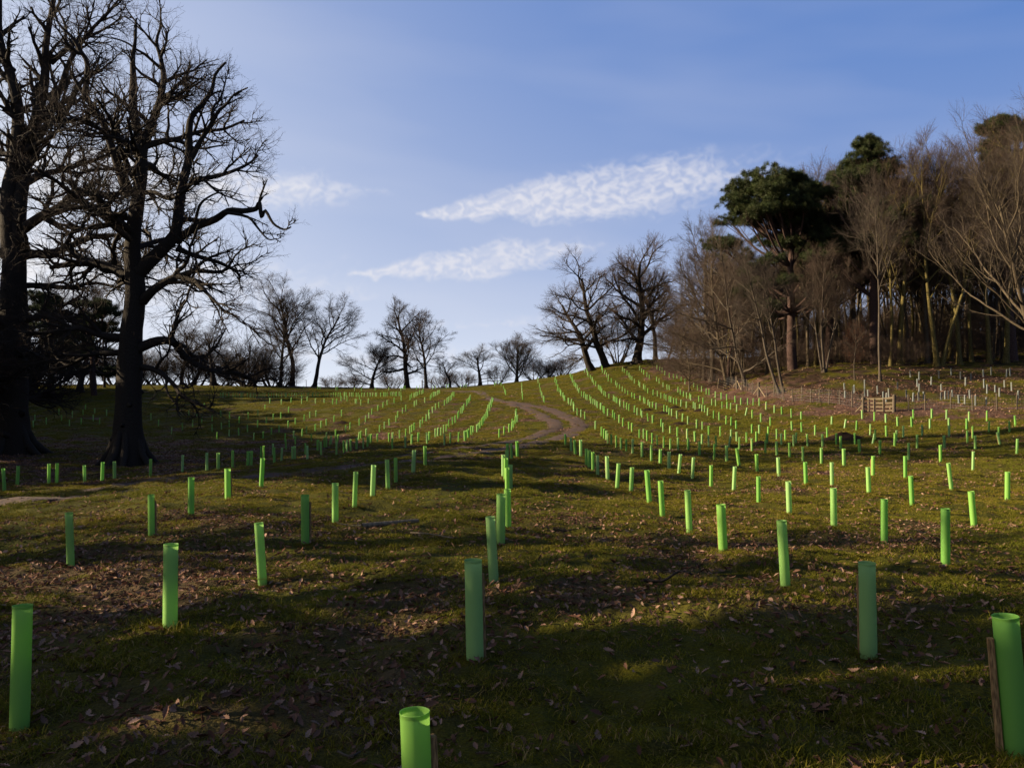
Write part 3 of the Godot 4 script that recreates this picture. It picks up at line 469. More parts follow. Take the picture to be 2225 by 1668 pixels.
func band(az: float, el: float, a0: float, e0: float, a1: float, e1: float, thick: float) -> float:
	# a long tapering sheet of small clouds between two directions (degrees)
	var p := Vector2(az, el)
	var s := Vector2(a0, e0)
	var e := Vector2(a1, e1) - s
	var t := (p - s).dot(e) / e.length_squared()
	var off := (p - s).dot(e.orthogonal().normalized())
	# thin at its near end, widening, then thinning out into nothing
	if t <= 0.0 or t >= 1.15:
		return 0.0
	var w := thick * pow(clampf(t * 1.9, 0.0, 1.0), 0.8)
	return clampf((w - absf(off)) / (w * 1.05 + 0.12), 0.0, 1.0) * clampf((1.15 - t) * 1.7, 0.0, 1.0)


func sky_color(az: float, el: float, fine: bool) -> Vector3:
	var ra := deg_to_rad(az)
	var re := deg_to_rad(el)
	var dir := Vector3(sin(ra) * cos(re), sin(re), -cos(ra) * cos(re))
	var away := rad_to_deg(acos(clampf(dir.dot(sun_dir), -1.0, 1.0)))
	var e := clampf(el, 0.0, 90.0)
	# clear air: deep blue away from the sun and high up, paler low down and towards the sun
	var low := exp(-e / 9.8)
	var c := srgb(50, 113, 194).lerp(srgb(38, 94, 178), clampf((e - 20.0) / 60.0, 0.0, 1.0))
	c = c.lerp(srgb(224, 233, 248), clampf(low * 1.05, 0.0, 1.0))
	var sunward := exp(-pow(maxf(away - 50.0, 0.0) / 23.0, 1.4))
	sunward *= lerpf(1.0, 0.5, clampf((e - 5.0) / 22.0, 0.0, 1.0))
	c = c.lerp(srgb(240, 244, 252), clampf(sunward * 0.98, 0.0, 1.0))
	c += srgb(255, 250, 238) * 0.9 * exp(-pow(away / 26.0, 2.0))
	# thin veils and sheets of small clouds
	var v := sky_noise.get_noise_2d(az * 0.55, el * 2.6 + az * 0.25)
	var veil := clampf(v * 0.9 + 0.10, 0.0, 1.0) * clampf(1.2 - e / 40.0, 0.15, 1.0) * 0.22
	var m := 0.0
	if fine:
		# ragged outlines
		var wx := sky_fine.get_noise_2d(az * 0.22 + 80.0, el * 0.3) * 1.5 + sky_fine.get_noise_2d(az * 0.6, el * 0.9 + 30.0) * 0.7
		el += wx * 0.32
		az += wx * 0.7
	m = maxf(m, band(az, el, -6.6, 11.7, 19.0, 14.3, 3.1))
	m = maxf(m, band(az, el, -11.5, 7.5, 7.0, 9.7, 2.0) * 0.95)
	m = maxf(m, band(az, el, -48.0, 12.0, -9.5, 13.0, 2.4) * 1.4)
	m = maxf(m, band(az, el, -34.0, 7.2, -9.5, 7.9, 1.5) * 0.7)
	m = maxf(m, band(az, el, -100.0, 8.5, -6.0, 6.4, 6.0))
	m = maxf(m, band(az, el, -28.0, 2.0, 16.0, 2.6, 2.2) * 0.5)
	m = maxf(m, band(az, el, -10.0, 4.2, 12.0, 5.2, 1.2) * 0.45)
	# the same kind of sheets elsewhere round the sky
	if absf(az) > 45.0:
		m = maxf(m, clampf(sky_noise.get_noise_2d(az * 0.35 + 400.0, el * 1.6) * 2.4 - 0.35, 0.0, 1.0) * clampf(1.3 - e / 45.0, 0.0, 1.0))
	if m > 0.0 and fine:
		var n := sky_fine.get_noise_2d(az * 1.1, el * 1.9 + az * 0.35) * 0.42 + sky_fine.get_noise_2d(az * 2.0 + 50.0, el * 3.4) * 0.22 + 0.5
		var edge := sky_fine.get_noise_2d(az * 0.35 + 9.0, el * 0.8) * 0.5 + 0.5
		var body := smoothstep(0.05, 0.70, m * 1.2 - (1.0 - m) * 0.45 * edge)
		m = body * lerpf(0.38, 1.0, smoothstep(0.26, 0.76, n))
		m *= smoothstep(0.05, 0.5, m + n * 0.35)
	elif m > 0.0:
		m *= 0.6
	var cloud := srgb(226, 226, 236).lerp(srgb(250, 248, 248), sunward)
	c = c.lerp(cloud, clampf(veil + m * 0.80, 0.0, 0.95))
	return c


func make_sky() -> Sky:
	sky_noise.seed = 4
	sky_noise.frequency = 0.045
	sky_noise.fractal_octaves = 4
	sky_fine.seed = 9
	sky_fine.frequency = 0.9
	sky_fine.fractal_octaves = 3
	var w := 4096
	var h := 2048
	var coarse := Image.create(512, 256, false, Image.FORMAT_RGBF)
	for y in 256:
		var el := 90.0 - (y + 0.5) * 180.0 / 256.0
		for x in 512:
			var c: Vector3
			if el < -6.0:
				c = srgb(70, 72, 60)
			else:
				c = sky_color(wrapf((x + 0.5) * 360.0 / 512.0, -180.0, 180.0), el, false)
			c /= EXPOSURE
			coarse.set_pixel(x, y, Color(c.x, c.y, c.z))
	coarse.resize(w, h, Image.INTERPOLATE_CUBIC)
	var x0 := int(-52.0 / 360.0 * w)
	var x1 := int(52.0 / 360.0 * w)
	var y0 := int((0.5 - 44.0 / 180.0) * h)
	var y1 := int((0.5 + 2.0 / 180.0) * h)
	for y in range(y0, y1):
		var el := 90.0 - (y + 0.5) * 180.0 / h
		for x in range(x0, x1):
			var az := (x + 0.5) * 360.0 / w
			var c := sky_color(az, el, true) / EXPOSURE
			coarse.set_pixel(posmod(x, w), y, Color(c.x, c.y, c.z))
	var m := PanoramaSkyMaterial.new()
	m.panorama = ImageTexture.create_from_image(coarse)
	var s := Sky.new()
	s.sky_material = m
	return s


# ------------------------------------------------------------------ materials
func noise_image(size: int, freq: float, octaves: int, sd: int, lo: float, hi: float, kind := FastNoiseLite.TYPE_SIMPLEX_SMOOTH) -> ImageTexture:
	var f := FastNoiseLite.new()
	f.seed = sd
	f.noise_type = kind
	f.frequency = freq
	f.fractal_octaves = octaves
	var im := f.get_seamless_image(size, size)
	im.convert(Image.FORMAT_L8)
	var data := im.get_data()
	for k in data.size():
		data[k] = int(255.0 * lerpf(lo, hi, data[k] / 255.0))
	return ImageTexture.create_from_image(Image.create_from_data(size, size, false, Image.FORMAT_L8, data))


func lin(r: float, g: float, b: float) -> Color:
	return Color(r, g, b).linear_to_srgb()


func surface(called: String, c: Color, rough := 0.9, spec := 0.25) -> StandardMaterial3D:
	var m := StandardMaterial3D.new()
	m.resource_name = called
	m.albedo_color = c
	m.roughness = rough
	m.metallic_specular = spec
	mat[called] = m
	return m


func bark(called: String, c: Color, tex: Texture2D, rel: Texture2D, scale: Vector3, depth: float) -> void:
	var m := surface(called, c, 0.95, 0.2)
	m.albedo_texture = tex
	m.uv1_triplanar = true
	m.uv1_scale = scale
	m.heightmap_enabled = true
	m.heightmap_texture = rel
	m.heightmap_scale = depth


func materials() -> void:
	var grain := noise_image(512, 0.02, 5, 3, 0.45, 1.0)
	var cells := noise_image(512, 0.03, 3, 5, 0.5, 1.0, FastNoiseLite.TYPE_CELLULAR)
	var fine := noise_image(512, 0.06, 4, 8, 0.45, 1.0)
	var s := surface("soil", Color(1, 1, 1), 0.95, 0.15)
	s.vertex_color_use_as_albedo = true
	s.albedo_texture = fine
	s.uv1_triplanar = true
	s.uv1_world_triplanar = true
	s.uv1_scale = Vector3(1.7, 1.7, 1.7)
	s.heightmap_enabled = true
	s.heightmap_texture = grain
	s.heightmap_scale = 3.0
	var mud := surface("mud", lin(0.066, 0.036, 0.022), 0.95, 0.3)
	mud.albedo_texture = fine
	mud.uv1_triplanar = true
	mud.uv1_world_triplanar = true
	mud.uv1_scale = Vector3(0.6, 0.6, 0.6)
	mud.heightmap_enabled = true
	mud.heightmap_texture = grain
	mud.heightmap_scale = 4.0
	bark("oak_bark", lin(0.042, 0.034, 0.026), fine, cells, Vector3(1.3, 0.35, 1.3), 4.0)
	bark("wood_bark", lin(0.105, 0.079, 0.050), grain, fine, Vector3(1.6, 0.3, 1.6), 2.0)
	bark("moss_bark", lin(0.135, 0.106, 0.036), grain, fine, Vector3(1.2, 0.4, 1.2), 2.0)
	bark("grey_bark", lin(0.092, 0.072, 0.052), grain, fine, Vector3(1.6, 0.4, 1.6), 1.5)
	bark("pine_bark", lin(0.085, 0.052, 0.042), grain, cells, Vector3(1.4, 0.5, 1.4), 4.0)
	bark("twig_bark", lin(0.055, 0.040, 0.030), grain, fine, Vector3(3, 3, 3), 0.3)
	bark("red_twig", lin(0.088, 0.060, 0.044), grain, fine, Vector3(3, 3, 3), 0.3)
	bark("pale_twig", lin(0.070, 0.053, 0.042), grain, fine, Vector3(3, 3, 3), 0.3)
	bark("timber", lin(0.27, 0.205, 0.125), grain, fine, Vector3(2.5, 2.5, 0.5), 0.6)
	bark("grey_timber", lin(0.13, 0.10, 0.07), grain, fine, Vector3(2.5, 0.6, 2.5), 0.6)
	bark("stake_wood", lin(0.34, 0.20, 0.085), grain, fine, Vector3(9, 1.2, 9), 0.1)
	var wire := surface("wire", lin(0.16, 0.16, 0.16), 0.5, 0.5)
	wire.metallic = 0.6
	# twin-wall plastic: fine flutes run up the tube
	var im := Image.create(64, 8, false, Image.FORMAT_RGB8)
	for x in 64:
		var v := 1.0 - 0.20 * pow(0.5 + 0.5 * cos(TAU * x / 4.0), 2.0)
		for y in 8:
			im.set_pixel(x, y, Color(v, v, v * 0.98))
	var flutes := ImageTexture.create_from_image(im)
	var tints := [Vector3(0.240, 0.470, 0.090), Vector3(0.275, 0.490, 0.130), Vector3(0.195, 0.430, 0.080), Vector3(0.315, 0.505, 0.180)]
	for k in 4:
		var t := surface("tube_%d" % k, lin(tints[k].x, tints[k].y, tints[k].z), 0.42, 0.45)
		t.albedo_texture = flutes
		t.uv1_scale = Vector3(2.0, 1.0, 1.0)
		t.backlight_enabled = true
		t.backlight = Color(1, 1, 1)
	var tf: StandardMaterial3D = mat.tube_1.duplicate()
	tf.albedo_color = Color(1, 1, 1)
	tf.vertex_color_use_as_albedo = true
	mat.tube_far = tf
	var gt := surface("guard_plastic", lin(0.115, 0.125, 0.11), 0.6, 0.3)
	gt.backlight_enabled = true
	gt.backlight = lin(0.4, 0.4, 0.4)
	for k in 4:
		var lf := surface("leaf_%d" % k, lin([0.20, 0.13, 0.085, 0.25][k], [0.115, 0.066, 0.040, 0.165][k], [0.075, 0.036, 0.021, 0.115][k]), 0.9, 0.12)
		lf.albedo_texture = grain
		lf.uv1_triplanar = true
		lf.uv1_scale = Vector3(14, 14, 14)
		lf.backlight_enabled = true
		lf.backlight = lin(0.25, 0.22, 0.2)
	var ll := surface("leaves", Color(1, 1, 1), 0.9, 0.12)
	ll.vertex_color_use_as_albedo = true
	ll.backlight_enabled = true
	ll.backlight = lin(0.2, 0.2, 0.2)
	var gr := surface("grass_blades", Color(1, 1, 1), 0.8, 0.2)
	gr.vertex_color_use_as_albedo = true
	gr.backlight_enabled = true
	gr.backlight = lin(0.5, 0.5, 0.35)
	var nd := surface("needles", Color(1, 1, 1), 0.7, 0.25)
	nd.vertex_color_use_as_albedo = true
	nd.backlight_enabled = true
	nd.backlight = lin(0.2, 0.25, 0.15)
	var dl := surface("dead_leaves", Color(1, 1, 1), 0.8, 0.2)
	dl.vertex_color_use_as_albedo = true
	dl.backlight_enabled = true
	dl.backlight = lin(0.4, 0.35, 0.3)


# ------------------------------------------------------------------ trees
func wander(amount: float) -> Vector3:
	return Vector3(rng.randf_range(-1, 1), rng.randf_range(-1, 1), rng.randf_range(-1, 1)) * amount


func spread(d: Vector3, angle: float, roll: float) -> Vector3:
	var s := d.cross(Vector3(0.37, 0.83, 0.41)).normalized()
	return d.rotated(s.rotated(d, roll).normalized(), angle).normalized()


func facing(d: Vector3, roll: float, size: float, p: Vector3) -> Transform3D:
	var s := d.cross(Vector3(0.21, 0.35, 0.91)).normalized().rotated(d, roll)
	return Transform3D(Basis(s, d, s.cross(d)).scaled(Vector3.ONE * size), p)


func sides_for(r: float) -> int:
	return 12 if r > 0.2 else (8 if r > 0.09 else (5 if r > 0.035 else (4 if r > 0.015 else 3)))


# one branch and all that grows from it; the ends carry twig sprays (collected in tw)
func grow(a: Acc, tw: Array, p: Vector3, d: Vector3, length: float, r: float, lv: int, t: Dictionary) -> void:
	var n: int = clampi(int(length / t.seg[lv]), 3, 14)
	var path := PackedVector3Array([p])
	var radii := PackedFloat32Array([r])
	var q := p
	var dirs := [d]
	var ending: float = t.taper[lv]
	for k in n:
		d = (d + wander(t.gnarl[lv]) + Vector3.UP * t.lift[lv]).normalized()
		q += d * (length / n)
		path.append(q)
		dirs.append(d)
		radii.append(r * lerpf(1.0, ending, pow((k + 1.0) / n, 0.85)))
	a.tube(path, radii, sides_for(r), 0.06 if r > 0.12 else 0.0, p.x * 7.0)
	branch_from(a, tw, path, radii, dirs, length, lv, t)


func branch_from(a: Acc, tw: Array, path: PackedVector3Array, radii: PackedFloat32Array, dirs: Array, length: float, lv: int, t: Dictionary) -> void:
	var n := path.size() - 1
	if lv >= t.levels:
		var many: int = t.sprays
		for k in many:
			var f := lerpf(0.25, 1.0, (k + 1.0) / many)
			var at_k := int(f * n)
			var dd := spread(dirs[at_k], 0.0 if k == many - 1 else rng.randf_range(0.35, 0.9), rng.randf() * TAU)
			dd = (dd + Vector3.UP * t.twig_lift).normalized()
			tw.append(facing(dd, rng.randf() * TAU, t.twig * rng.randf_range(0.7, 1.25), path[at_k]))
		return
	var count: int = maxi(2, int(t.kids[lv] * rng.randf_range(0.85, 1.15)))
	var roll := rng.randf() * TAU
	for k in count:
		var f: float = lerpf(t.from[lv], 1.0, (k + rng.randf() * 0.8) / count)
		f = minf(f, 1.0)
		var at_k := clampi(int(f * n), 0, n)
		roll += 2.4 + rng.randf_range(-0.5, 0.5)
		var ang: float = t.angle[lv] * rng.randf_range(0.7, 1.25) * lerpf(1.0, 0.55, f * f)
		if k == count - 1:
			ang *= 0.35
		var dd := spread(dirs[at_k], ang, roll)
		if dd.y < t.droop:
			dd.y = t.droop + rng.randf() * 0.1
			dd = dd.normalized()
		var l: float = length * t.shrink[lv] * lerpf(1.0, 0.62, absf(f - t.from[lv]) / maxf(0.01, 1.0 - t.from[lv])) * rng.randf_range(0.75, 1.2)
		var rr: float = radii[at_k] * lerpf(0.55, 0.78, f) * rng.randf_range(0.8, 1.0) * t.get("stout", 1.0)
		grow(a, tw, path[at_k], dd, l, maxf(rr, t.thin), lv + 1, t)


var sprays := []
var sprigs := []


func make_sprays() -> void:
	# leafless twig ends, about a metre long: crooked oak twigs, and plainer ones for trees far off
	var t := {"levels": 2, "seg": [0.11, 0.09, 0.08], "taper": [0.35, 0.4, 0.5], "gnarl": [0.30, 0.34, 0.3], "lift": [0.04, 0.04, 0.04],
		"kids": [5, 2, 0], "from": [0.15, 0.2, 0], "angle": [1.0, 0.85, 0.7], "shrink": [0.50, 0.50, 0.5], "droop": -2.0, "thin": 0.0042, "sprays": 0, "twig_lift": 0.0, "twig": 1.0}
	rng.seed = 41
	for k in 4:
		var a := Acc.new()
		grow(a, [], Vector3.ZERO, Vector3.UP, 1.0, 0.012, 0, t)
		sprays.append(a.mesh())
	t.merge({"levels": 1, "seg": [0.2, 0.2], "gnarl": [0.16, 0.2], "kids": [9, 0], "thin": 0.0055, "taper": [0.4, 0.5], "shrink": [0.52, 0.5], "angle": [0.85, 0.7]}, true)
	for k in 8:
		if k == 4:
			t.thin = 0.0034  # finer ones for the trees of the wood's edge
		var a := Acc.new()
		grow(a, [], Vector3.ZERO, Vector3.UP, 1.0, 0.012 if k < 4 else 0.008, 0, t)
		sprigs.append(a.mesh())


# a bare tree: {trunk, crown} meshes of a tree standing at the origin
func bare_tree(sd: int, t: Dictionary) -> Dictionary:
	rng.seed = sd
	var a := Acc.new()
	var tw := []
	var stems: Array = t.stems
	for s in stems:
		var p: Vector3 = s[0]
		var d: Vector3 = s[1].normalized()
		var length: float = s[2]
		var r: float = s[3]
		# root flare, then the stem
		a.tube(PackedVector3Array([p + Vector3(0, -0.6, 0), p + Vector3(0, 0.02, 0), p + d * 0.35, p + d * 0.9]), PackedFloat32Array([r * 1.9, r * 1.65, r * 1.22, r * 1.02]), 12, 0.10, p.x)
		grow(a, tw, p + d * 0.6, d, length, r, 0, t)
	var buf := PackedFloat32Array()
	for x in tw:
		put(buf, x, Color.WHITE)
	var mm := MultiMesh.new()
	mm.transform_format = MultiMesh.TRANSFORM_3D
	mm.use_colors = true
	mm.mesh = sprigs[(sd % 4) + (4 if t.has("fine") else 0)]
	mm.instance_count = tw.size()
	mm.buffer = buf
	var tops := PackedFloat32Array()
	var outs := PackedFloat32Array()
	for x in tw:
		var e: Vector3 = x.origin + x.basis.y * 0.8
		tops.append(e.y)
		outs.append(absf(e.x))
	tops.sort()
	outs.sort()
	return {"trunk": a.mesh(), "crown": mm, "sprig": sprigs[(sd % 4) + (4 if t.has("fine") else 0)], "tw": tw, "tall": tops[tops.size() - 3], "wide": 2.0 * outs[int(outs.size() * 0.93)]}


func place_tree(called: String, label: String, v: Dictionary, x: float, d: float, span: Vector2, turn: float, m1: String, m2: String, group := "", lean := 0.0) -> Node3D:
	var o := thing(called, label, "tree", Vector3(x, land(x, d) - 0.08, -d), group)
	var size := Vector2(span.x / v.wide, span.y / v.tall)
	o.basis = Basis(Vector3.BACK, lean) * Basis(Vector3.UP, turn).scaled_local(Vector3(size.x, size.y, size.x))
	part("trunk", v.trunk, mat[m1], o)
	var c := MultiMeshInstance3D.new()
	c.name = "crown"
	c.multimesh = v.crown
	c.material_override = mat[m2]
	o.add_child(c, true)
	c.set_meta("kind", "stuff")
	return o


# an old oak whose main limbs were surveyed one by one; each limb is [radius at its root, radius at its end, points]
func old_oak(label: String, at0: Vector3, stem: Array, limbs: Array, sd: int, extra: int, dead: int) -> void:
	rng.seed = sd
	var o := thing("oak_tree", label, "tree", at0, "old parkland oaks")
	var a := Acc.new()
	var base: Array = stem[2]
	var path := PackedVector3Array()
	var radii := PackedFloat32Array()
	var count := base.size()
	for k in count:
		path.append(base[k])
		radii.append(lerpf(stem[0], stem[1], pow(float(k) / (count - 1), 0.8)))
	path = smooth_path(path, 4)
	radii = smooth_radii(radii, 4)
	# roots flare out over the lowest metre and a half
	for k in path.size():
		var y := path[k].y
		radii[k] *= 1.0 + 0.55 * exp(-maxf(y, 0.0) / 0.6)
	path.insert(0, path[0] + Vector3(0, -0.9, 0))
	radii.insert(0, radii[0] * 1.25)
	a.tube(path, radii, 26, 0.14, at0.x)
	# burrs and old scars
	for k in 16:
		var j := rng.randi_range(3, int(path.size() * 0.6))
		var ang := rng.randf() * TAU
		var out := Vector3(cos(ang), rng.randf_range(-0.2, 0.2), sin(ang))
		var e := path[j] + out * radii[j] * 0.8
		var br := radii[j] * rng.randf_range(0.18, 0.34)
		a.tube(PackedVector3Array([e - out * br, e, e + out * br * 0.7, e + out * br * 1.2]), PackedFloat32Array([br, br * 1.1, br * 0.8, br * 0.2]), 8, 0.2, ang)
	# root ridges
	for k in 7:
		var ang := TAU * k / 7.0 + rng.randf() * 0.5
		var out := Vector3(cos(ang), 0, sin(ang))
		var r0: float = stem[0]
		a.tube(PackedVector3Array([out * r0 * 0.7 + Vector3(0, 1.5, 0), out * r0 * 1.15 + Vector3(0, 0.55, 0), out * r0 * 1.7 + Vector3(0, 0.1, 0), out * r0 * 2.5 + Vector3(0, -0.35, 0)]), PackedFloat32Array([r0 * 0.2, r0 * 0.26, r0 * 0.2, r0 * 0.08]), 8, 0.1, ang)
	part("trunk", a.mesh(), mat.oak_bark, o)
	var tw := []
	var t := {"levels": 3, "seg": [0.5, 0.34, 0.24, 0.18], "taper": [0.4, 0.32, 0.32, 0.35], "gnarl": [0.2, 0.36, 0.44, 0.42], "lift": [0.05, 0.05, 0.05, 0.04],
		"kids": [7, 5, 4, 3], "from": [0.2, 0.2, 0.15, 0.2], "angle": [0.95, 0.95, 0.9, 0.8], "shrink": [0.5, 0.55, 0.55, 0.5], "droop": -0.45, "thin": 0.024, "stout": 1.22, "sprays": 1, "twig_lift": 0.12, "twig": 0.80}
	var all := limbs.duplicate()
	# limbs towards and away from the viewer, as the crown is round
	for k in extra:
		var f := rng.randf_range(0.35, 0.66)
		var j := int(f * (path.size() - 1))
		var out := Vector3(rng.randf_range(-0.4, 0.12), rng.randf_range(-0.05, 0.3), 1.0 if k % 2 == 0 else -1.0).normalized()
		var pts := [path[j]]
		var q := path[j]
		for s in 5:
			out = (out + wander(0.25) + Vector3(0, 0.05, 0)).normalized()
			q += out * rng.randf_range(1.0, 1.5)
			pts.append(q)
		all.append([0.17, 0.05, pts, 1])
	for lm in all:
		var la := Acc.new()
		var lp := PackedVector3Array(lm[2])
		var lr := PackedFloat32Array()
		for k in lp.size():
			lr.append(lerpf(lm[0], lm[1], pow(float(k) / (lp.size() - 1), 0.8)))
		# irregular depth and crooks
		for k in range(1, lp.size()):
			lp[k] += wander(0.10)
		lp = smooth_path(lp, 3)
		lr = smooth_radii(lr, 3)
		la.tube(lp, lr, 10, 0.08, lp[0].y)
		var dirs := []
		var length := 0.0
		for k in lp.size():
			var e := mini(k + 1, lp.size() - 1)
			var s := maxi(k - 1, 0)
			dirs.append((lp[e] - lp[s]).normalized())
			if k > 0:
				length += lp[k].distance_to(lp[k - 1])
		var bare: bool = lm.size() > 3 and lm[3] == 0
		var tt := t.duplicate()
		tt.kids = [3 if bare else clampi(int(length * 1.7), 6, 15), 3 if bare else 5, 4, 3]
		tt.shrink = [clampf(2.7 / length, 0.16, 0.6) * (0.5 if bare else 1.0), 0.58, 0.6, 0.5]
		if bare:
			tt.sprays = 1
			tt.twig = 0.5
		branch_from(la, tw, lp, lr, dirs, length, 0, tt)
		part("limb", la.mesh(), mat.oak_bark, o)
	for k in 4:
		var buf := PackedFloat32Array()
		for j in range(k, tw.size(), 4):
			put(buf, tw[j], Color.WHITE)
		var c := scatter("crown", sprays[k], mat.twig_bark, buf, o)
		c.set_meta("kind", "stuff")


func smooth_path(p: PackedVector3Array, m: int) -> PackedVector3Array:
	var out := PackedVector3Array()
	for k in p.size() - 1:
		var a := p[maxi(k - 1, 0)]
		var e := p[mini(k + 2, p.size() - 1)]
		for j in m:
			out.append(p[k].cubic_interpolate(p[k + 1], a, e, float(j) / m))
	out.append(p[p.size() - 1])
	return out


func smooth_radii(p: PackedFloat32Array, m: int) -> PackedFloat32Array:
	var out := PackedFloat32Array()
	for k in p.size() - 1:
		for j in m:
			out.append(lerpf(p[k], p[k + 1], float(j) / m))
	out.append(p[p.size() - 1])
	return out


func needle_clump(sd: int) -> Mesh:
	rng.seed = sd
	var a := Acc.new()
	for k in 190:
		var d := Vector3(rng.randf_range(-1, 1), rng.randf_range(-0.35, 1.0), rng.randf_range(-1, 1)).normalized()
		var p := d * rng.randf_range(0.02, 0.2)
		var s := d.cross(wander(1.0)).normalized() * 0.0105
		var tip := p + (d + wander(0.3)).normalized() * rng.randf_range(0.16, 0.32)
		var b := a.v.size()
		a.v.append_array(PackedVector3Array([p - s, p + s, tip]))
		var c := Color(0.016, 0.024, 0.010).lerp(Color(0.034, 0.039, 0.013), rng.randf())
		a.c.append_array(PackedColorArray([c, c, c]))
		a.i.append_array(PackedInt32Array([b, b + 1, b + 2]))
	return a.mesh()


# a pine: trunk points, then pads of needles [centre, half size, how many clumps]
func pine(label: String, x: float, d: float, height: float, r: float, pads: Array, sd: int, called := "pine_tree", tint := Color(1, 1, 1)) -> void:
	rng.seed = sd
	var o := thing(called, label, "tree", Vector3(x, land(x, d) - 0.1, -d), "dark evergreens")
	var a := Acc.new()
	var path := PackedVector3Array()
	var radii := PackedFloat32Array()
	var q := Vector3(0, -0.5, 0)
	var sway := Vector3(rng.randf_range(-0.4, 0.4), 0, rng.randf_range(-0.4, 0.4))
	for k in 13:
		var f := k / 12.0
		path.append(Vector3(0, f * height * 0.95 - 0.4, 0) + sway * sin(f * 3.0) + wander(0.06))
		radii.append(r * lerpf(1.15, 0.22, f))
	a.tube(path, radii, 12, 0.07, x)
	var buf := PackedFloat32Array()
	for pad in pads:
		var c: Vector3 = pad[0]
		var s: Vector3 = pad[1]
		# the bough that carries the pad
		var from := path[clampi(int((c.y - 1.5 - absf(c.x) * 0.25) / height * 12.0), 4, 11)]
		var mid := from.lerp(c, 0.5) + Vector3(0, -0.5, 0) + wander(0.35)
		var bough := smooth_path(PackedVector3Array([from, mid, c]), 4)
		a.tube(bough, smooth_radii(PackedFloat32Array([r * 0.34, r * 0.24, r * 0.10]), 4), 6)
		for k in 7:
			var e := c + Vector3(rng.randf_range(-1, 1) * s.x, rng.randf_range(-0.6, 0.6) * s.y, rng.randf_range(-1, 1) * s.z) * 0.85
			a.tube(PackedVector3Array([mid.lerp(c, rng.randf()), c.lerp(e, 0.5) + wander(0.15), e]), PackedFloat32Array([0.05, 0.03, 0.012]), 4)
		for k in int(pad[2]):
			var u := wander(1.0)
			while u.length() > 1.0:
				u = wander(1.0)
			# tufts sit on the upper side and the rim of the pad
			u = u.normalized() * lerpf(u.length(), 1.0, 0.55)
			if u.y < -0.25:
				u.y *= 0.4
			var e := c + u * s * (1.0 if rng.randf() > 0.16 else rng.randf_range(1.1, 1.45))
			var size := rng.randf_range(0.75, 1.45)
			var shade := rng.randf_range(0.75, 1.25)
			put(buf, Transform3D(Basis(Vector3.UP, rng.randf() * TAU).scaled(Vector3(size, size * rng.randf_range(0.9, 1.3), size)) * Basis(Vector3.RIGHT, rng.randf_range(-0.5, 0.5)), e), Color(shade * rng.randf_range(0.9, 1.15) * tint.r, shade * tint.g, shade * rng.randf_range(0.8, 1.1) * tint.b))
	part("trunk", a.mesh(), mat.pine_bark, o)
	# dead snags low on the trunk
	for k in 9:
		var sn := Acc.new()
		var f := rng.randf_range(0.2, 0.62)
		var ang := rng.randf() * TAU
		var p0 := path[int(f * 12.0)]
		var out := Vector3(cos(ang), rng.randf_range(-0.15, 0.25), sin(ang))
		sn.tube(PackedVector3Array([p0, p0 + out * 0.9, p0 + out * 1.8 + wander(0.3)]), PackedFloat32Array([0.05, 0.03, 0.01]), 4)
		part("dead_branch", sn.mesh(), mat.pine_bark, o)
	var cr := scatter("crown", clump_mesh, mat.needles, buf, o)
	cr.set_meta("kind", "stuff")


var clump_mesh: Mesh


# ------------------------------------------------------------------ tubes
var tube_mesh: Mesh
var tube_far: Mesh
var rim_mesh: Mesh
var stake_mesh: Mesh


func lathe(profile: Array, sides: int, oval: float) -> ArrayMesh:
	var st := SurfaceTool.new()
	st.begin(Mesh.PRIMITIVE_TRIANGLES)
	var n := profile.size()
	for k in n:
		for s in sides + 1:
			var a := TAU * s / sides
			var p: Vector2 = profile[k]
			var r := p.x * (1.0 + oval * cos(2.0 * a) + 0.012 * cos(5.0 * a + p.y * 3.0))
			st.set_smooth_group(0)
			st.set_uv(Vector2(float(s) / sides * 6.0, p.y))
			st.add_vertex(Vector3(cos(a) * r, p.y, sin(a) * r))
	var w := sides + 1
	for k in n - 1:
		for s in sides:
			var b := k * w + s
			for e in [b, b + w, b + 1, b + 1, b + w, b + w + 1]:
				st.add_index(e)
	st.generate_normals()
	return st.commit()


func make_tubes() -> void:
	# sleeve of 44 mm radius, 0.6 m tall: outside, lip, inside
	tube_mesh = lathe([Vector2(0.0440, -0.06), Vector2(0.0440, 0.0), Vector2(0.0443, 0.2), Vector2(0.0437, 0.4), Vector2(0.0440, 0.588)], 32, 0.035)
	tube_far = lathe([Vector2(0.0440, -0.05), Vector2(0.0440, 0.30), Vector2(0.0440, 0.585), Vector2(0.0455, 0.60)], 14, 0.03)
	rim_mesh = lathe([Vector2(0.0438, 0.586), Vector2(0.0442, 0.594), Vector2(0.0450, 0.599), Vector2(0.0452, 0.601), Vector2(0.0448, 0.6025), Vector2(0.0438, 0.600), Vector2(0.0436, 0.5885)], 32, 0.035)
	var a := Acc.new()
	a.box(Transform3D(Basis(), Vector3(0, 0.215, 0)), Vector3(0.026, 0.63, 0.026))
	stake_mesh = a.mesh()


const ORDINALS := ["", "first", "second", "third", "fourth", "fifth", "sixth", "seventh", "eighth", "ninth", "tenth", "eleventh", "twelfth"]


func ordinal(k: int) -> String:
	if k < ORDINALS.size():
		return ORDINALS[k]
	var e := "th"
	if k % 100 < 11 or k % 100 > 13:
		e = ["th", "st", "nd", "rd", "th", "th", "th", "th", "th", "th"][k % 10]
	return "%d%s" % [k, e]


var bases := PackedVector2Array()


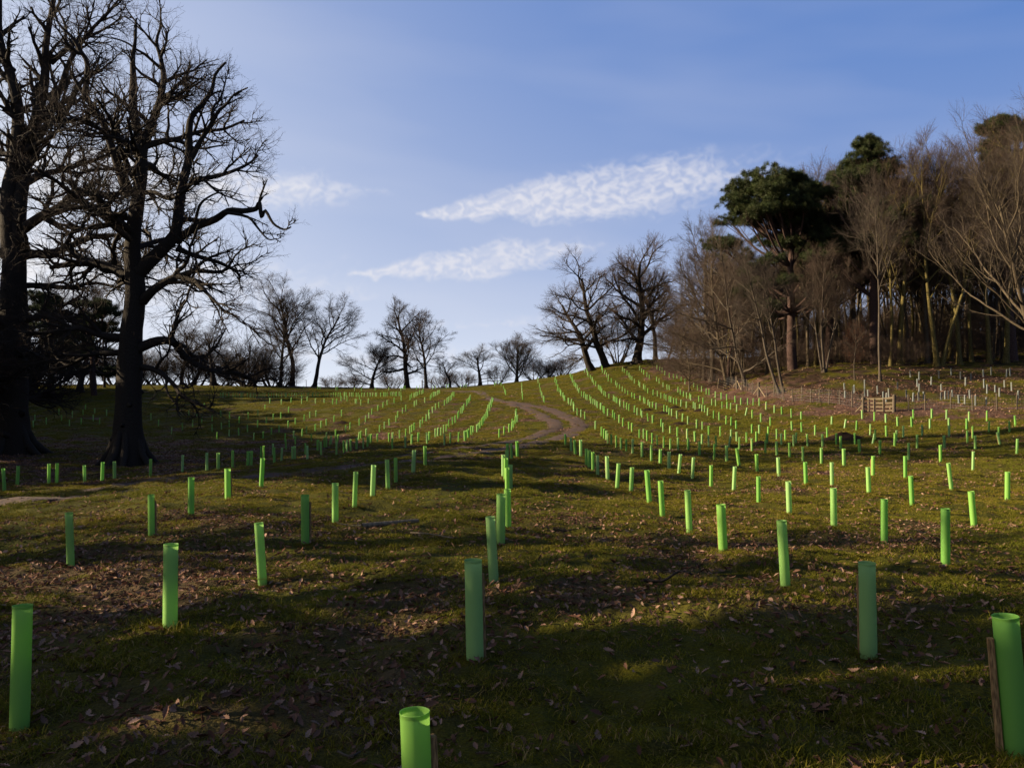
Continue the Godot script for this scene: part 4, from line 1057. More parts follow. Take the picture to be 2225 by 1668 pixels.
func plant_tubes() -> void:
	rng.seed = 77
	var all := []
	var row := 0
	for r in TUBE_ROWS:
		var pts: Array = r[1]
		for k in range(0, pts.size(), 3):
			all.append({"row": row, "x": float(pts[k]), "d": float(pts[k + 1]), "lean": float(pts[k + 2]), "k": k / 3 + 1})
		row += 1
	all.sort_custom(func(p, q): return p.d < q.d)
	var far := PackedFloat32Array()
	var shown := 0
	for t in all:
		var lean_x: float = t.lean if t.lean > -90.0 else (rng.randfn(0.0, 0.024) if rng.randf() > 0.04 else rng.randf_range(-0.22, 0.22))
		var lean_z := rng.randfn(0.0, 0.02)
		var turn := rng.randf() * TAU
		var wide: float = rng.randf_range(0.94, 1.26)
		if t.row == 0 and t.k == 1:
			wide = 1.05
		var basis := Basis(Vector3.BACK, -lean_x) * Basis(Vector3.RIGHT, lean_z) * Basis(Vector3.UP, turn).scaled_local(Vector3(wide, rng.randf_range(0.95, 1.03), wide))
		var p := at(t.x, t.d)
		if shown >= 300:
			var fade := rng.randf()
			put(far, Transform3D(basis, p), Color(0.20, 0.43, 0.085).lerp(Color(0.34, 0.50, 0.21), fade * fade))
			continue
		shown += 1
		var how := "green tree tube"
		if absf(lean_x) > 0.06:
			how = "leaning green tree tube"
		var o := thing("tree_tube", "%s, %s from the front in %s" % [how, ordinal(t.k), TUBE_ROWS[t.row][0]], "tree tube", p, "green tree tubes planted in rows")
		o.basis = basis
		var tint: StandardMaterial3D = mat["tube_%d" % rng.randi_range(0, 3)]
		if t.d < 30.0:
			for q in 3:
				bases.append(Vector2(t.x + rng.randf_range(-0.07, 0.07), t.d + rng.randf_range(-0.07, 0.07)))
		if t.d < 26.0:
			part("sleeve", tube_mesh, tint, o)
			part("rim", rim_mesh, tint, o)
			var ang := rng.randf_range(0.6, 2.3) - turn
			if t.row == 3 and t.k < 2:
				ang = PI - 0.15 - turn
			var side := Vector3(cos(ang), 0, -sin(ang))
			var s := part("stake", stake_mesh, mat.stake_wood, o)
			s.basis = Basis(Vector3.UP, ang).scaled_local(Vector3(1.0 / wide, 1, 1.0 / wide))
			s.position = side * (0.046 + 0.013 / wide) + Vector3(0, -0.02, 0)
		else:
			part("sleeve", tube_far, tint, o)
			var ang := rng.randf_range(-0.5, 2.2) - turn
			var s := part("stake", stake_mesh, mat.stake_wood, o)
			s.basis = Basis(Vector3.UP, ang).scaled_local(Vector3(1.0 / wide, 1, 1.0 / wide))
			s.position = Vector3(cos(ang), 0, -sin(ang)) * (0.048 + 0.013 / wide) + Vector3(0, -0.02, 0)
	var f := scatter("tree_tubes", tube_far, mat.tube_far, far, self)
	tag(f, "many small green tree tubes in far rows on the slopes", "tree tubes", "", "stuff")


# ------------------------------------------------------------------ fence and gates
func bar(a: Vector3, b: Vector3, w: float, h: float) -> Mesh:
	var acc := Acc.new()
	var dir := b - a
	var z := dir.normalized()
	var x := Vector3.UP.cross(z).normalized() if absf(z.y) < 0.95 else Vector3.RIGHT
	var y := z.cross(x)
	acc.box(Transform3D(Basis(x, y, z), (a + b) * 0.5), Vector3(w, h, dir.length()))
	return acc.mesh()


func round_bar(a: Vector3, b: Vector3, r0: float, r1: float, sides := 8) -> Mesh:
	var acc := Acc.new()
	acc.tube(PackedVector3Array([a, a.lerp(b, 0.5), b]), PackedFloat32Array([r0, (r0 + r1) * 0.5, r1]), sides, 0.05, a.x)
	return acc.mesh()


func wire_run(posts: Array, up: float) -> Mesh:
	var acc := Acc.new()
	var path := PackedVector3Array()
	var radii := PackedFloat32Array()
	for k in posts.size():
		path.append(posts[k] + Vector3(0, up, 0.05))
		radii.append(0.0035)
		if k < posts.size() - 1:
			path.append((posts[k] + posts[k + 1]) * 0.5 + Vector3(0, up - 0.02, 0.05))
			radii.append(0.0035)
	acc.tube(path, radii, 4)
	return acc.mesh()


func build_fence(label: String, spots: Array, strainers: Array) -> void:
	var o := thing("wire_fence", label, "fence", Vector3.ZERO, "wire stock fences by the wood")
	var posts := []
	for k in range(0, spots.size(), 2):
		posts.append(at(spots[k], spots[k + 1]))
	for k in posts.size():
		var thick := strainers.has(k)
		var h := rng.randf_range(1.02, 1.18) if not thick else 1.22
		var w := 0.045 if not thick else 0.11
		part("post", round_bar(posts[k] + Vector3(0, -0.3, 0), posts[k] + Vector3(rng.randf_range(-0.05, 0.05), h, rng.randf_range(-0.04, 0.04)), w, w * 0.92), mat.grey_timber, o)
		if thick:
			for s in [-1, 1]:
				var j: int = clampi(k + s, 0, posts.size() - 1)
				if j != k:
					var foot: Vector3 = posts[k].lerp(posts[j], 0.8)
					part("strut", round_bar(foot + Vector3(0, 0.0, 0.06), posts[k] + Vector3(0, 0.8, 0.06), 0.045, 0.04), mat.timber, o)
	for up in [0.12, 0.3, 0.5, 0.7, 0.85, 1.0]:
		part("wire", wire_run(posts, up), mat.wire, o)
	# the upright strands of the stock netting
	var net := Acc.new()
	for k in posts.size() - 1:
		var span: float = posts[k].distance_to(posts[k + 1])
		var m := int(span / 0.16)
		for j in range(1, m):
			var p: Vector3 = posts[k].lerp(posts[k + 1], float(j) / m) + Vector3(0, 0, 0.05)
			net.tube(PackedVector3Array([p + Vector3(0, 0.05, 0), p + Vector3(0, 0.84, 0)]), PackedFloat32Array([0.0016, 0.0016]), 3)
	var nn := part("netting", net.mesh(), mat.wire, o)
	nn.set_meta("kind", "stuff")


func build_gate(label: String, a: Vector3, b: Vector3) -> void:
	var o := thing("field_gate", label, "gate", Vector3.ZERO)
	var side := (b - a).normalized()
	var n := side.cross(Vector3.UP).normalized() * -1.0
	part("gate_post", round_bar(a + Vector3(0, -0.4, 0), a + Vector3(0, 1.05, 0), 0.09, 0.08), mat.grey_timber, o)
	part("gate_post", round_bar(b + Vector3(0, -0.4, 0), b + Vector3(0.02, 1.16, 0), 0.12, 0.11), mat.grey_timber, o)
	var w := 0.09
	for k in 4:
		var up: float = [0.12, 0.38, 0.64, 0.94][k]
		var acc := Acc.new()
		for j in 4:
			var f0 := j / 4.0
			var f1 := (j + 1) / 4.0
			var sag := func(f: float) -> float: return (0.05 - 0.075 * sin(f * PI) if k == 3 else 0.01 * sin(f * 6.0))
			var p0: Vector3 = a.lerp(b, lerpf(-0.06, 0.97, f0)) + Vector3(0, up + sag.call(f0), 0) + n * w
			var p1: Vector3 = a.lerp(b, lerpf(-0.06, 0.97, f1)) + Vector3(0, up + sag.call(f1), 0) + n * w
			var z := (p1 - p0).normalized()
			var x := Vector3.UP.cross(z).normalized()
			acc.box(Transform3D(Basis(x, z.cross(x), z), (p0 + p1) * 0.5), Vector3(0.07, 0.13 if k == 3 else 0.105, p0.distance_to(p1) + 0.01))
		part("rail", acc.mesh(), mat.timber, o)
	for f in [0.18, 0.36, 0.66]:
		var p: Vector3 = a.lerp(b, f) + n * (w - 0.055)
		part("upright", bar(p + Vector3(0, 0.1, 0), p + Vector3(0, 0.94, 0), 0.08, 0.05), mat.timber, o)
	part("brace", bar(a + side * -0.55 + Vector3(0, 0.05, 0) + n * 0.25, a + side * 0.1 + Vector3(0, 0.72, 0) + n * 0.17, 0.07, 0.06), mat.timber, o)


func build_hurdle(p: Vector3) -> void:
	var o := thing("wooden_hurdle", "broken four-slat wooden hurdle leaning by the wire fence", "hurdle", p)
	o.basis = Basis(Vector3.UP, 0.35) * Basis(Vector3.RIGHT, -0.30) * Basis(Vector3.BACK, -0.33)
	for k in 4:
		part("slat", bar(Vector3(-0.75, 0.22 + k * 0.27, 0), Vector3(0.75, 0.22 + k * 0.27, 0), 0.04, 0.10), mat.timber, o)
	for x in [-0.68, 0.0, 0.68]:
		part("upright", bar(Vector3(x, 0.0, -0.045), Vector3(x, 1.15, -0.045), 0.07, 0.05), mat.timber, o)
	part("prop", bar(Vector3(0.8, 0.75, 0.05), Vector3(1.6, -0.45, 0.15), 0.08, 0.08), mat.timber, o)


func build_guards() -> void:
	rng.seed = 31
	var sleeve := lathe([Vector2(0.055, -0.05), Vector2(0.055, 0.3), Vector2(0.056, 0.58), Vector2(0.059, 0.6), Vector2(0.052, 0.58), Vector2(0.050, 0.2)], 12, 0.02)
	for k in range(0, GUARDS.size(), 2):
		var p := at(GUARDS[k], GUARDS[k + 1])
		var o := thing("tree_guard", "pale plastic tree guard behind the fence, %s counting from the gate side" % ordinal(k / 2 + 1), "tree guard", p, "pale tree guards before the wood")
		o.basis = Basis(Vector3.BACK, rng.randfn(0, 0.03)) * Basis(Vector3.UP, rng.randf() * TAU).scaled_local(Vector3(1, rng.randf_range(0.85, 1.15), 1))
		part("sleeve", sleeve, mat.guard_plastic, o)
		var s := part("stake", stake_mesh, mat.grey_timber, o)
		s.position = Vector3(0.073, 0.08, 0)


# ------------------------------------------------------------------ grass and leaves
func grass_patch(sd: int, blades: int, size: float, tall: float) -> Mesh:
	rng.seed = sd
	var a := Acc.new()
	for k in blades:
		var p := Vector3(rng.randf_range(-size, size), -0.02, rng.randf_range(-size, size))
		var clump := noise_c.get_noise_2d(p.x * 3.0 + sd, p.z * 3.0) * 0.5 + 0.5
		var h := tall * rng.randf_range(0.35, 1.0) * lerpf(0.5, 1.3, clump)
		var lean := wander(1.0) * 1.5
		lean.y = 0.0
		var w := Vector3(rng.randf_range(-1, 1), 0, rng.randf_range(-1, 1)).normalized() * rng.randf_range(0.0016, 0.0032)
		var mid := p + Vector3(0, h * 0.6, 0) + lean * h * 0.35
		var tip := p + Vector3(0, h, 0) + lean * h * 1.1
		var b := a.v.size()
		a.v.append_array(PackedVector3Array([p - w, p + w, mid - w * 0.8, mid + w * 0.8, tip]))
		var c := Color(0.052, 0.054, 0.003).lerp(Color(0.108, 0.094, 0.011), rng.randf())
		if rng.randf() < 0.11:
			c = Color(0.165, 0.115, 0.042)
		for j in 5:
			a.c.append(c)
		a.i.append_array(PackedInt32Array([b, b + 2, b + 1, b + 1, b + 2, b + 3, b + 2, b + 4, b + 3]))
	return a.mesh()


func leaf_mesh(sd: int) -> Mesh:
	# a lobed oak leaf, curled; about 0.1 m long
	rng.seed = sd
	var a := Acc.new()
	var half := []
	var n := 9
	var curl := rng.randf_range(-0.6, 1.1)
	var roll := rng.randf_range(0.2, 1.3)
	var twist := rng.randf_range(-0.6, 0.6)
	for k in n + 1:
		var f := float(k) / n
		var lobe := (0.62 if k % 2 == 0 else 1.0)
		var w := 0.031 * sin(pow(f, 0.8) * PI * 0.94 + 0.05) * lobe
		var y := 0.03 * curl * (f - 0.45) * (f - 0.45) * 3.0
		var mid := Vector3(0, y, (f - 0.5) * 0.105)
		var tw := twist * (f - 0.5)
		half.append([mid, w, tw])
	for k in n + 1:
		var mid: Vector3 = half[k][0]
		var w: float = half[k][1]
		var tw: float = half[k][2]
		for s in [-1.0, 0.0, 1.0]:
			var side := Vector3(s * w * cos(roll * 0.55 + tw * s), absf(s) * w * sin(roll * 0.75) + tw * s * w, s * 0.004)
			a.v.append(mid + side)
	for k in n:
		var b := k * 3
		for s in 2:
			var e := b + s
			a.i.append_array(PackedInt32Array([e, e + 3, e + 1, e + 1, e + 3, e + 4]))
	var st := SurfaceTool.new()
	st.begin(Mesh.PRIMITIVE_TRIANGLES)
	for p in a.v:
		st.set_smooth_group(0)
		st.add_vertex(p)
	for k in a.i:
		st.add_index(k)
	st.generate_normals()
	return st.commit()


func strew(g: Node3D) -> void:
	var leaf_kinds := [leaf_mesh(1), leaf_mesh(2), leaf_mesh(3), leaf_mesh(4), leaf_mesh(5)]
	rng.seed = 501
	var bufs := [PackedFloat32Array(), PackedFloat32Array(), PackedFloat32Array(), PackedFloat32Array(), PackedFloat32Array()]
	var placed := 0
	var single := 0
	# [from, to, tries per square metre, size]
	for zone in [[1.4, 7.0, 430.0, 0.58], [7.0, 14.0, 320.0, 0.62], [14.0, 26.0, 150.0, 0.74], [26.0, 48.0, 36.0, 1.1], [48.0, 75.0, 17.0, 1.4], [75.0, 120.0, 2.4, 1.9]]:
		var d0: float = zone[0]
		var d1: float = zone[1]
		var wide := d1 * 0.64 + 3.0
		var tries := int(2.0 * wide * (d1 - d0) * zone[2])
		for k in tries:
			var x := rng.randf_range(-wide, wide)
			var d := rng.randf_range(d0, d1)
			if not in_view(x, d):
				continue
			var l := litter(x, d)
			if rng.randf() > pow(l, 1.25) * 1.2 + 0.085:
				continue
			var size: float = zone[3] * rng.randf_range(0.45, 1.25)
			var b := tilt(x, d) * Basis(Vector3.UP, rng.randf() * TAU) * Basis(Vector3.RIGHT, rng.randfn(0.0, 0.45)) * Basis(Vector3.BACK, rng.randfn(0.0, 0.4))
			var xf := Transform3D(b.scaled_local(Vector3.ONE * size), at(x, d, rng.randf_range(0.002, 0.026)))
			if d < 7.0 and single < 300 and in_view(x, d, -0.1) and d > 2.2 and rng.randf() < 0.5:
				var o := part("leaf", leaf_kinds[rng.randi() % 5], mat["leaf_%d" % (rng.randi() % 4)], g)
				o.transform = xf
				single += 1
				continue
			var tone := rng.randf()
			var c := Color(0.080, 0.040, 0.025).lerp(Color(0.235, 0.145, 0.100), tone * tone)
			if rng.randf() < 0.25:
				c = Color(0.065, 0.030, 0.018)
			put(bufs[placed % 5], xf, c)
			placed += 1
	for k in 5:
		var o := scatter(numbered("fallen_leaves"), leaf_kinds[k], mat.leaves, bufs[k], self)
		tag(o, "scatter of dry brown oak leaves lying over the turf", "leaves", "fallen leaves", "stuff")
	# turf
	var patches := [grass_patch(11, 1400, 0.30, 0.022), grass_patch(12, 1300, 0.30, 0.031), grass_patch(13, 700, 0.30, 0.050)]
	rng.seed = 502
	var gb := [PackedFloat32Array(), PackedFloat32Array(), PackedFloat32Array()]
	var turf := 0
	for zone in [[1.3, 9.0, 11.0, 1.0], [9.0, 22.0, 7.0, 1.1], [22.0, 45.0, 4.5, 1.35], [45.0, 80.0, 2.6, 1.8], [80.0, 135.0, 1.1, 2.6]]:
		var d0: float = zone[0]
		var d1: float = zone[1]
		var wide := d1 * 0.64 + 3.0
		var tries := int(2.0 * wide * (d1 - d0) * zone[2])
		for k in tries:
			var x := rng.randf_range(-wide, wide)
			var d := rng.randf_range(d0, d1)
			if not in_view(x, d):
				continue
			var l := litter(x, d)
			if rng.randf() < smoothstep(0.35, 0.95, l) * (0.5 if d < 23.0 else 0.9) or rut(x, d) < 0.5:
				continue
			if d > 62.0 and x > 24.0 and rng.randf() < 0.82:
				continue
			var size: float = zone[3] * rng.randf_range(0.8, 1.25)
			var q := noise_a.get_noise_2d(x * 0.7 - 90.0, d * 0.7 + 12.0) * 0.5 + 0.5
			var c := Color(0.80, 0.92, 0.8).lerp(Color(1.24, 1.12, 1.15), clampf(q * 1.6 - 0.3 + rng.randfn(0.0, 0.15), 0.0, 1.0))
			var b := tilt(x, d) * Basis(Vector3.UP, rng.randf() * TAU)
			put(gb[turf % 3], Transform3D(b.scaled_local(Vector3(size, size * rng.randf_range(0.7, 1.2), size)), at(x, d, -0.004)), c)
			turf += 1
	# unmown tufts round the feet of the tubes
	for q in bases:
		var b := tilt(q.x, q.y) * Basis(Vector3.UP, rng.randf() * TAU)
		put(gb[2], Transform3D(b.scaled_local(Vector3(0.34, rng.randf_range(0.9, 1.9), 0.34)), at(q.x, q.y, -0.004)), Color(1.15, 1.0, 0.9))
	for k in 3:
		var o := scatter(numbered("grass"), patches[k], mat.grass_blades, gb[k], self)
		tag(o, "short mossy turf grass covering the field", "grass", "turf", "stuff")


func track_sheet(label: String, line: PackedVector2Array, wide: float) -> void:
	var curve := PackedVector3Array()
	for p in line:
		curve.append(Vector3(p.x, 0, p.y))
	curve = smooth_path(curve, 6)
	var a := Acc.new()
	var cols := 6
	for k in curve.size():
		var e := curve[mini(k + 1, curve.size() - 1)] - curve[maxi(k - 1, 0)]
		var side := Vector3(e.z, 0, -e.x).normalized()
		for s in cols:
			var f := (s / (cols - 1.0) - 0.5) * 2.0
			var w := wide * (1.0 + 0.45 * noise_b.get_noise_2d(curve[k].x * 2.2 + f * 40.0, curve[k].z * 2.2))
			var p := curve[k] + side * f * w
			var edge := absf(f) > 0.9
			a.v.append(Vector3(p.x, ground(p.x, p.z) + (-0.02 if edge else 0.045), -p.z))
	for k in curve.size() - 1:
		for s in cols - 1:
			var b := k * cols + s
			a.i.append_array(PackedInt32Array([b, b + 1, b + cols, b + 1, b + cols + 1, b + cols]))
	var st := SurfaceTool.new()
	st.begin(Mesh.PRIMITIVE_TRIANGLES)
	for p in a.v:
		st.set_smooth_group(0)
		st.add_vertex(p)
	for k in a.i:
		st.add_index(k)
	st.generate_normals()
	var o := part(numbered("track"), st.commit(), mat.mud, self)
	o.set_meta("kind", "structure")
	o.set_meta("label", label)


func mound(label: String, p: Vector3, wide: float, tall: float, sd: int) -> void:
	rng.seed = sd
	var a := Acc.new()
	var n := 14
	for k in 7:
		var f := k / 6.0
		for s in n:
			var ang := TAU * s / n
			var w := wide * f * (1.0 + 0.25 * noise_b.get_noise_2d(cos(ang) * 3.0 + sd * 9.0, sin(ang) * 3.0))
			var q := Vector3(p.x + cos(ang) * w, 0, p.z + sin(ang) * w * 0.8)
			q.y = ground(q.x, -q.z) + tall * pow(1.0 - f, 0.8) * rng.randf_range(0.75, 1.15) - 0.05 * f
			a.v.append(q - p)
	for k in 6:
		for s in n:
			var b := k * n + s
			var e := k * n + (s + 1) % n
			a.i.append_array(PackedInt32Array([b, b + n, e, e, b + n, e + n]))
	var st := SurfaceTool.new()
	st.begin(Mesh.PRIMITIVE_TRIANGLES)
	for v in a.v:
		st.set_smooth_group(0)
		st.add_vertex(v)
	for k in a.i:
		st.add_index(k)
	st.generate_normals()
	var o := MeshInstance3D.new()
	o.name = numbered("earth_mound")
	o.mesh = st.commit()
	o.material_override = mat.earth
	o.position = p
	add_child(o)
	tag(o, label, "mound", "earth mounds")


func stick(called: String, label: String, pts: Array, r: float, m: String, side := []) -> void:
	var p0: Vector3 = at(pts[0].x, pts[0].y, 0.03)
	var o := thing(called, label, "branch", p0)
	var path := PackedVector3Array()
	var radii := PackedFloat32Array()
	for k in pts.size():
		var up: float = pts[k].z if pts[k] is Vector3 else 0.03
		path.append(at(pts[k].x, pts[k].y, up) - p0)
		radii.append(r * lerpf(1.0, 0.5, float(k) / pts.size()))
	var a := Acc.new()
	a.tube(smooth_path(path, 3), smooth_radii(radii, 3), 7, 0.12, r * 50.0)
	part("stem", a.mesh(), mat[m], o)
	for s in side:
		var b := Acc.new()
		var q := path[s[0]]
		b.tube(PackedVector3Array([q, q + s[1] * 0.5 + wander(0.03), q + s[1]]), PackedFloat32Array([r * 0.5, r * 0.35, r * 0.15]), 5)
		part("side_branch", b.mesh(), mat[m], o)


func _ready() -> void:
	# camera
	var cam := Camera3D.new()
	cam.name = "camera"
	cam.fov = 48.28
	cam.near = 0.05
	cam.far = 2000.0
	add_child(cam)
	cam.position = Vector3(0, 1.6, 0)
	cam.rotation_degrees = Vector3(0.49, 0, 0)
	cam.current = true
	# sun
	var sun := DirectionalLight3D.new()
	sun.name = "sun"
	var az := deg_to_rad(SUN_AZIMUTH)
	var el := deg_to_rad(SUN_HEIGHT)
	sun_dir = Vector3(sin(az) * cos(el), sin(el), -cos(az) * cos(el))
	sun.light_energy = 1.6
	sun.light_color = Color(1.0, 0.92, 0.79)
	sun.light_angular_distance = 0.55
	sun.shadow_enabled = true
	add_child(sun)
	sun.look_at_from_position(sun_dir * 50.0, Vector3.ZERO)
	# sky and exposure
	var env := Environment.new()
	env.background_mode = Environment.BG_SKY
	env.sky = make_sky()
	env.tonemap_mode = Environment.TONE_MAPPER_LINEAR
	env.tonemap_exposure = EXPOSURE
	env.sdfgi_enabled = true
	env.ssao_enabled = true
	env.ssil_enabled = true
	var we := WorldEnvironment.new()
	we.name = "world"
	we.environment = env
	add_child(we)
	noise_a.seed = 1
	noise_a.frequency = 0.16
	noise_a.fractal_octaves = 3
	noise_b.seed = 2
	noise_b.frequency = 0.75
	noise_b.fractal_octaves = 3
	noise_c.seed = 3
	noise_c.frequency = 3.5
	noise_c.fractal_octaves = 2
	noise_m.seed = 7
	noise_m.frequency = 0.30
	noise_m.fractal_octaves = 4
	materials()
	var earth := surface("earth", lin(0.028, 0.018, 0.012), 0.95, 0.1)
	earth.albedo_texture = mat.soil.albedo_texture
	earth.uv1_triplanar = true
	survey()
	var g := build_ground()
	track_sheet("outer muddy wheel rut of the bending farm track", RUT_OUTER, 0.72)
	track_sheet("inner muddy wheel rut of the bending farm track", RUT_INNER, 0.62)
	make_sprays()
	clump_mesh = needle_clump(21)
	old_oak("old oak with a bare crooked limb reaching out over the field", Vector3(OAK_A_AT[0], land(OAK_A_AT[0], OAK_A_AT[1]), -OAK_A_AT[1]), OAK_A[0], OAK_A.slice(1), 5, 10, 0)
	old_oak("huge old oak with massive trunk at the picture's left edge", Vector3(OAK_B_AT[0], land(OAK_B_AT[0], OAK_B_AT[1]), -OAK_B_AT[1]), OAK_B[0], OAK_B.slice(1), 6, 10, 0)
	plant_trees()
	make_tubes()
	plant_tubes()
	build_guards()
	rng.seed = 12
	build_fence("wire fence running from the hill crest down to the wooden gate", FENCE_WEST, [7, 11])
	build_fence("wire fence running from the wooden gate past the pale tree guards", FENCE_EAST, [])
	build_gate("weathered wooden field gate in the wire fence by the wood", at(24.21, 59.0), at(25.88, 58.0))
	build_hurdle(at(21.28, 86.0))
	small_things()
	strew(g)


func shape(levels: int, over := {}) -> Dictionary:
	var t := {"levels": levels, "seg": [0.8, 0.6, 0.45, 0.35], "taper": [0.3, 0.3, 0.35, 0.4], "gnarl": [0.10, 0.22, 0.26, 0.28], "lift": [0.05, 0.06, 0.06, 0.05],
		"kids": [9, 6, 5, 3], "from": [0.3, 0.25, 0.2, 0.2], "angle": [0.9, 0.8, 0.75, 0.7], "shrink": [0.5, 0.5, 0.5, 0.5], "droop": -0.35, "thin": 0.012, "sprays": 3, "twig_lift": 0.15, "twig": 1.1}
	t.merge(over, true)
	return t


func plant_trees() -> void:
	var v := {}
	# round-headed oaks about 16 m tall
	var oakish := {"gnarl": [0.14, 0.26, 0.32, 0.30], "kids": [18, 7, 5, 3], "from": [0.16, 0.25, 0.2, 0.2], "angle": [1.2, 0.85, 0.8, 0.7], "shrink": [0.58, 0.48, 0.5, 0.5], "lift": [0.05, 0.03, 0.03, 0.03], "droop": -0.5, "sprays": 4, "twig": 0.8, "twig_lift": 0.03}
	for k in 3:
		oakish.stems = [[Vector3.ZERO, Vector3(0.1 * (k - 1), 1, 0.05), 11.0, 0.50]]
		v["oak%d" % k] = bare_tree(100 + k, shape(3, oakish))
	# the twin leaning oak on the crest
	oakish.stems = [[Vector3(-0.8, 0, 0), Vector3(-0.28, 1, 0.1), 10.5, 0.42], [Vector3(1.0, 0, 0), Vector3(-0.24, 1, -0.15), 14.0, 0.46]]
	v["twin"] = bare_tree(111, shape(3, oakish))
	# airy field trees with clean stems
	var airy := {"twig_lift": 0.02, "gnarl": [0.11, 0.24, 0.30, 0.30], "kids": [16, 7, 5, 3], "from": [0.32, 0.2, 0.2, 0.2], "angle": [0.9, 0.75, 0.7, 0.7], "shrink": [0.55, 0.5, 0.5, 0.5], "lift": [0.05, 0.05, 0.03, 0.02], "sprays": 5, "twig": 0.85}
	for k in 3:
		airy.stems = [[Vector3.ZERO, Vector3([0.05, 0.08, 0.20][k], 1, 0.05), 14.5, 0.36]]
		v["airy%d" % k] = bare_tree(120 + k, shape(3, airy))
	# low spreading dome
	var dome := {"gnarl": [0.12, 0.2, 0.25, 0.25], "kids": [13, 7, 5, 3], "from": [0.12, 0.2, 0.2, 0.2], "angle": [1.25, 0.7, 0.7, 0.7], "shrink": [0.95, 0.5, 0.5, 0.5], "lift": [0.05, 0.02, 0.03, 0.03], "droop": -0.15, "sprays": 5, "twig": 0.9}
	dome.stems = [[Vector3.ZERO, Vector3(0, 1, 0), 5.5, 0.26]]
	v["dome"] = bare_tree(131, shape(3, dome))
	# upright fan
	var fan := {"gnarl": [0.06, 0.10, 0.14, 0.2], "kids": [15, 7, 4, 3], "from": [0.12, 0.2, 0.2, 0.2], "angle": [0.85, 0.5, 0.5, 0.5], "shrink": [0.80, 0.5, 0.5, 0.5], "lift": [0.05, 0.10, 0.10, 0.1], "sprays": 3, "twig": 1.0}
	fan.stems = [[Vector3.ZERO, Vector3(0, 1, 0), 6.0, 0.2]]
	v["fan"] = bare_tree(132, shape(3, fan))
	# umbrella-headed small tree
	var umb := {"gnarl": [0.12, 0.2, 0.26, 0.28], "kids": [11, 8, 6, 3], "from": [0.35, 0.3, 0.15, 0.2], "angle": [1.0, 0.8, 0.8, 0.7], "shrink": [0.8, 0.5, 0.5, 0.5], "sprays": 3, "twig": 0.6, "twig_lift": 0.0}
	umb.stems = [[Vector3.ZERO, Vector3(0.05, 1, 0), 6.0, 0.26]]
	v["umbrella"] = bare_tree(133, shape(3, umb))
	# woodland trees drawn up tall and slim
	var slim := {"fine": true, "gnarl": [0.05, 0.16, 0.2, 0.24], "kids": [13, 5, 4, 3], "from": [0.42, 0.25, 0.2, 0.2], "angle": [0.8, 0.65, 0.65, 0.6], "shrink": [0.38, 0.5, 0.5, 0.5], "lift": [0.03, 0.06, 0.06, 0.06], "sprays": 4, "twig": 1.2}
	for k in 4:
		slim.stems = [[Vector3.ZERO, Vector3(0.04 * (k - 1.5), 1, 0.03 * (k - 2)), 17.0, 0.19]]
		v["slim%d" % k] = bare_tree(140 + k, shape(3, slim))
	slim.stems = [[Vector3.ZERO, Vector3(-0.06, 1, 0), 16.0, 0.19], [Vector3(0.35, 0, 0.1), Vector3(0.16, 1, 0.05), 14.5, 0.16], [Vector3(0.1, 0, -0.3), Vector3(0.05, 1, -0.15), 15.0, 0.15]]
	v["forked"] = bare_tree(146, shape(3, slim))
	# the pale slim ash in front of the wood: a fan of fine branches above a long bare stem
	slim.merge({"kids": [17, 7, 4, 3], "from": [0.52, 0.15, 0.2, 0.2], "angle": [0.8, 0.65, 0.6, 0.5], "shrink": [0.42, 0.5, 0.5, 0.5], "sprays": 3, "gnarl": [0.03, 0.20, 0.24, 0.24], "twig": 1.0}, true)
	slim.stems = [[Vector3.ZERO, Vector3(-0.02, 1, 0), 15.5, 0.125]]
	v["ash"] = bare_tree(147, shape(3, slim))
	# wide fan of the ash at the picture's right edge
	slim.merge({"kids": [13, 7, 4, 3], "from": [0.25, 0.2, 0.2, 0.2], "angle": [0.66, 0.5, 0.5, 0.5], "shrink": [0.62, 0.5, 0.5, 0.5], "sprays": 4, "gnarl": [0.06, 0.16, 0.22, 0.24], "twig": 0.9}, true)
	slim.stems = [[Vector3.ZERO, Vector3(-0.42, 1, 0.05), 15.0, 0.24], [Vector3(0.5, 0, -0.2), Vector3(-0.16, 1, 0.1), 16.0, 0.2]]
	v["edge"] = bare_tree(148, shape(3, slim))
	# leaning wood-edge trees with a mantle of fine drooping branches
	var mantle := {"fine": true, "gnarl": [0.10, 0.16, 0.2, 0.22], "kids": [20, 7, 5, 3], "from": [0.10, 0.15, 0.2, 0.2], "angle": [1.15, 0.7, 0.65, 0.6], "shrink": [0.52, 0.5, 0.5, 0.5], "lift": [0.05, 0.01, 0.0, 0.0], "droop": -0.5, "sprays": 2, "twig": 1.0, "twig_lift": 0.0}
	for k in 2:
		mantle.stems = [[Vector3.ZERO, Vector3([-0.42, -0.15][k], 1, 0.1), 12.5, 0.21]]
		v["mantle%d" % k] = bare_tree(150 + k, shape(3, mantle))
	# thicket of upright shoots
	var bush := {"gnarl": [0.12, 0.2, 0.2, 0.2], "kids": [9, 5, 4, 3], "from": [0.1, 0.15, 0.2, 0.2], "angle": [0.7, 0.65, 0.6, 0.6], "shrink": [0.6, 0.5, 0.5, 0.5], "sprays": 2, "twig": 0.7, "thin": 0.008}
	bush.stems = []
	rng.seed = 160
	for k in 9:
		var ang := rng.randf() * TAU
		bush.stems.append([Vector3(cos(ang), 0, sin(ang)) * rng.randf() * 0.7, Vector3(cos(ang) * 0.5, 1, sin(ang) * 0.5), rng.randf_range(2.4, 4.0), 0.05])
	v["bush"] = bare_tree(161, shape(2, bush))

	# the shade oaks: thinly twigged, so that their shade is dappled
	oakish.merge({"fine": true, "sprays": 3, "kids": [13, 6, 4, 3]}, true)
